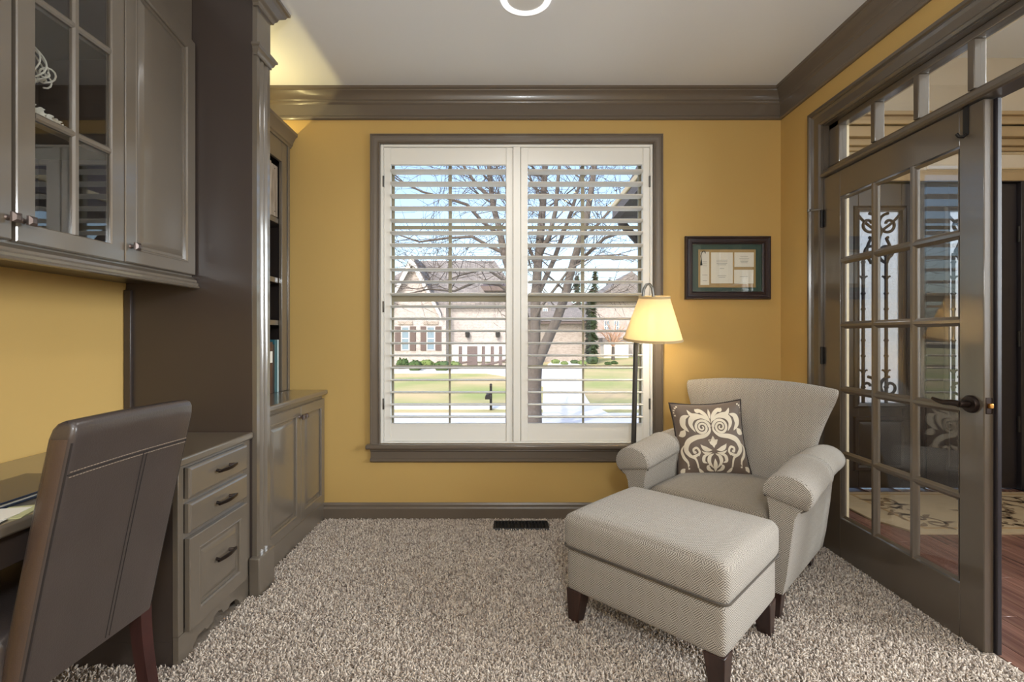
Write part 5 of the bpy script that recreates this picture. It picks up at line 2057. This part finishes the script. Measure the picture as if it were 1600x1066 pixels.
evergreen(924, 455, 6, 32.6, 1, 'narrow dark evergreen beside the tan house corner post')
evergreen(902, 432, 11, 52, 2, 'dark evergreen rising behind the tan house roof')
evergreen(930, 424, 12, 56, 3, 'tallest far evergreen above the house roofs')
evergreen(952, 438, 9, 58, 4, 'far evergreen left of the grey gable')


def grow(mb, p, d, L, r, depth, rs, nseg=4, spread=.6, ms=None):
    pts = [p.copy()]
    rad = [r]
    dd = d.copy()
    kids = []
    for i in range(nseg):
        dd = (dd + Vector(rs.normal(size=3)) * .18 + Vector((0, 0, .05))).normalized()
        q = pts[-1] + dd * (L / nseg)
        pts.append(q)
        rad.append(r * (1 - .75 * (i + 1) / nseg))
        if depth > 0:
            for s in range(1 if rs.uniform() < .75 else 2):
                kids.append((q.copy(), dd.copy(), rad[-1]))
    mb.tube(pts, rad, 4 if r < .02 else 6)
    for q, kd, kr in kids:
        nd = (kd + Vector(rs.normal(size=3)) * spread).normalized()
        grow(mb, q, nd, L * rs.uniform(.45, .75), max(.004, kr * .7), depth - 1, rs, max(3, nseg - 1), spread, ms)


# forked bare tree in the near front yard
yT = 8.2
nt_ = thing('bare_tree', 'bare grey forked street tree close outside the window', 'tree', (PX(834, 690, yT).x, yT, GZ))
T = lambda lst: [PX(u, v, yT + dy) for u, v, dy in lst]
trunk = T([(833, 700, 0), (834, 660, 0), (834, 610, 0), (835, 575, 0), (836, 560, 0)])
trunk[0].z = GZ
MB().tube(trunk, [.18, .14, .125, .13, .12], 14).build('trunk', M['bark'], nt_, smooth=60)
limbs = [  # (points, root radius, tip radius)
    (T([(835, 575, 0), (836, 530, 0), (837, 470, 0), (840, 420, .05), (845, 360, .1), (849, 310, .15), (852, 250, .2), (856, 180, .3)]), .125, .05),
    (T([(838, 572, 0), (856, 530, -.05), (870, 500, -.1), (882, 465, -.15), (892, 425, -.2), (902, 390, -.25), (915, 350, -.3), (925, 290, -.3), (934, 220, -.3)]), .115, .05),
    (T([(836, 545, 0), (815, 480, .1), (798, 430, .2), (787, 395, .3), (781, 360, .4), (770, 320, .5), (765, 270, .6), (760, 200, .7)]), .1, .045),
    (T([(837, 465, 0), (850, 440, .1), (866, 405, .2), (880, 365, .3), (893, 330, .4), (905, 290, .5), (915, 240, .6)]), .06, .03),
    (T([(842, 400, .05), (858, 370, -.1), (868, 330, -.2), (872, 280, -.3), (878, 220, -.3)]), .06, .03),
    (T([(896, 415, -.2), (920, 395, -.3), (945, 372, -.5), (975, 362, -.6), (1000, 368, -.7)]), .04, .02),
    (T([(787, 395, .3), (765, 385, .4), (738, 370, .5), (700, 372, .6), (655, 378, .6), (620, 366, .6)]), .045, .015),
    (T([(783, 370, .4), (752, 345, .2), (730, 320, .1), (700, 310, .0), (660, 300, -.1), (620, 280, -.2)]), .045, .015),
    (T([(768, 310, .5), (745, 290, .6), (725, 260, .7), (700, 220, .8)]), .045, .02),
    (T([(812, 470, .1), (780, 445, .0), (745, 440, -.2), (710, 455, -.3), (670, 452, -.4), (625, 462, -.5)]), .04, .012),
    (T([(815, 480, .1), (790, 440, -.2), (760, 420, -.4), (720, 430, -.5), (680, 445, -.6)]), .035, .012),
    (T([(836, 500, 0), (845, 480, -.3), (868, 450, -.5), (890, 420, -.7), (930, 400, -.8), (970, 398, -.9)]), .035, .012),
    (T([(840, 420, .05), (828, 390, 0), (812, 360, -.1), (800, 330, -.2), (790, 290, -.2)]), .04, .02),
    (T([(905, 380, -.25), (935, 350, 0), (960, 320, .2), (985, 300, .3), (1010, 290, .4)]), .035, .015),
]
limbs = [(p, a * .82, b * .8) for p, a, b in limbs]
for pts, ra, rb_ in limbs:
    n = len(pts)
    MB().tube(pts, [ra + (rb_ - ra) * i / (n - 1) for i in range(n)], 10).build('limb', M['bark'], nt_, smooth=60)
rs = np.random.RandomState(11)
tw = MB()
for li, (pts, ra, rb_) in enumerate(limbs):
    n = len(pts)
    cnt = 9 if li < 3 else 7
    for i in range(cnt):
        t = rs.uniform(.25, 1) * (n - 1)
        k = min(int(t), n - 2)
        p = pts[k].lerp(pts[k + 1], t - k)
        d = (pts[k + 1] - pts[k]).normalized()
        side = Vector((rs.choice((-1, 1)) * rs.uniform(.5, 1.1), rs.uniform(-.5, .5), rs.uniform(-.25, .7)))
        grow(tw, p, (d * .5 + side).normalized(), rs.uniform(.7, 1.5), max(.008, rb_ * .45), 2, rs, 4, .6)
    grow(tw, pts[-1], (pts[-1] - pts[-2]).normalized(), 1.2, rb_, 2, rs, 4, .5)
two = tw.build('twigs', M['twig'], nt_, recalc=False, smooth=60)
two['kind'] = 'stuff'
lv_ = MB()
for i in range(60):
    c = PX(rs.uniform(880, 960), rs.uniform(300, 350), yT + rs.uniform(-.6, .4))
    a = Vector(rs.normal(size=3)).normalized()
    b_ = a.orthogonal().normalized()
    lv_.add([c - a * .03, c - b_ * .02, c + a * .03, c + b_ * .02], [(0, 1, 2, 3)])
lo = lv_.build('dry_leaves', M['pale_leaf'], nt_, recalc=False, smooth=0)
lo['kind'] = 'stuff'

# rusty bare ornamental tree before the grey house
yR = 37.0
ort = thing('ornamental_tree', 'rusty pink bare ornamental tree in front of the far gabled house', 'tree', ((958 - 796) * yR / F, yR, GZ))
tw = MB()
rs = np.random.RandomState(5)
base = Vector(((958 - 796) * yR / F, yR, GZ))
MB().tube([base, base + Vector((0, 0, 1.0))], [.14, .12], 8).build('trunk', M['bark'], ort)
for i in range(9):
    a = 2 * PI * i / 9
    grow(tw, base + Vector((0, 0, 1.0)), Vector((math.cos(a) * .6, math.sin(a) * .4, 1)).normalized(), 1.8, .06, 2, rs, 4, .5)
tq_ = tw.build('twigs', M['pink_leaf'], ort, recalc=False, smooth=0)
tq_['kind'] = 'stuff'

# mailbox
mbx = G(767, 641)
mb_ = thing('mailbox', 'black post-mounted mailbox beside the road, seen through the left shutter', 'mailbox', mbx)
my = mbx[1]
MB().box(mbx[0] - .03, mbx[0] + .03, my - .03, my + .03, GZ, GZ + .6).build('post', M['black'], mb_)
sec_ = ((-.07, .3), (.07, .3), (.07, .36), (.05, .4), (0, .42), (-.05, .4), (-.07, .36))
MB().loft([[(mbx[0] - .06 + dx, my + dy, GZ + z) for dx, z in sec_] for dy in (-.3, .1)]).build('box', M['black'], mb_, smooth=40)
MB().lathe([(0, 0), (.04, .01), (.025, .04), (0, .06)], (mbx[0], my, GZ + .6), 10).build('finial', M['black'], mb_)

# portico roof of this house, projecting over the entrance (upper right of the window)
yP = 5.0
po = thing('portico_roof', 'dark gabled portico roof edge of the house at upper right of window', 'roof', (1.5, yP, 2.4))
A = [PX(958, 344, yP), PX(1012, 232, yP)]
dirv = (A[1] - A[0])
q = MB()
top = [(A[0].x - .02, A[0].z + .0), (A[0].x - .02 + dirv.x * 2.2, A[0].z + dirv.z * 2.2)]
nrm = Vector((dirv.z, 0, -dirv.x)).normalized()


def slabxz(p0, p1, th, y0, y1):
    n2 = Vector((p1[1] - p0[1], -(p1[0] - p0[0]))).normalized()
    a, b = Vector(p0), Vector(p1)
    c, d = b + n2 * th, a + n2 * th
    pts = [a, b, c, d]
    return MB().add([(p.x, y0, p.y) for p in pts] + [(p.x, y1, p.y) for p in pts], [(0, 1, 2, 3), (7, 6, 5, 4)] + [(i, (i + 1) % 4, 4 + (i + 1) % 4, 4 + i) for i in range(4)])


slabxz(top[0], top[1], .05, 3.95, yP + .06).build('roof_slab', mat('dark_roof_edge', (84, 80, 84), 0.8), po, smooth=0)
slabxz((top[0][0] + .055, top[0][1] + .02), (top[1][0] + .055, top[1][1] + .02), .07, yP - .05, yP).build('rake_board', M['cream'], po, smooth=0)
e0, e1 = PX(957, 344, yP), PX(1004, 319, yP)
MB().box(e0.x, e1.x + .25, 3.95, yP + .02, e0.z, e1.z - .06).build('soffit', mat('grey_soffit', (98, 94, 98), 0.8), po, bevel=.01)
MB().box(e0.x - .01, e1.x + .25, 3.95, yP + .03, e1.z - .06, e1.z).build('frieze', M['cream'], po, bevel=.01)
b0, b1 = PX(966, 350, yP), PX(1002, 390, yP)
MB().tube([(b0.x, yP - .1, b0.z), (b1.x, yP - .1, b1.z)], .04, 8).build('brace', mat('dark_brace', (84, 80, 84), 0.8), po)
MB().tube([(1.56, yP - .15, GZ), (1.56, yP - .15, e0.z + .02)], .12, 16).build('column', M['cream'], po, smooth=40)
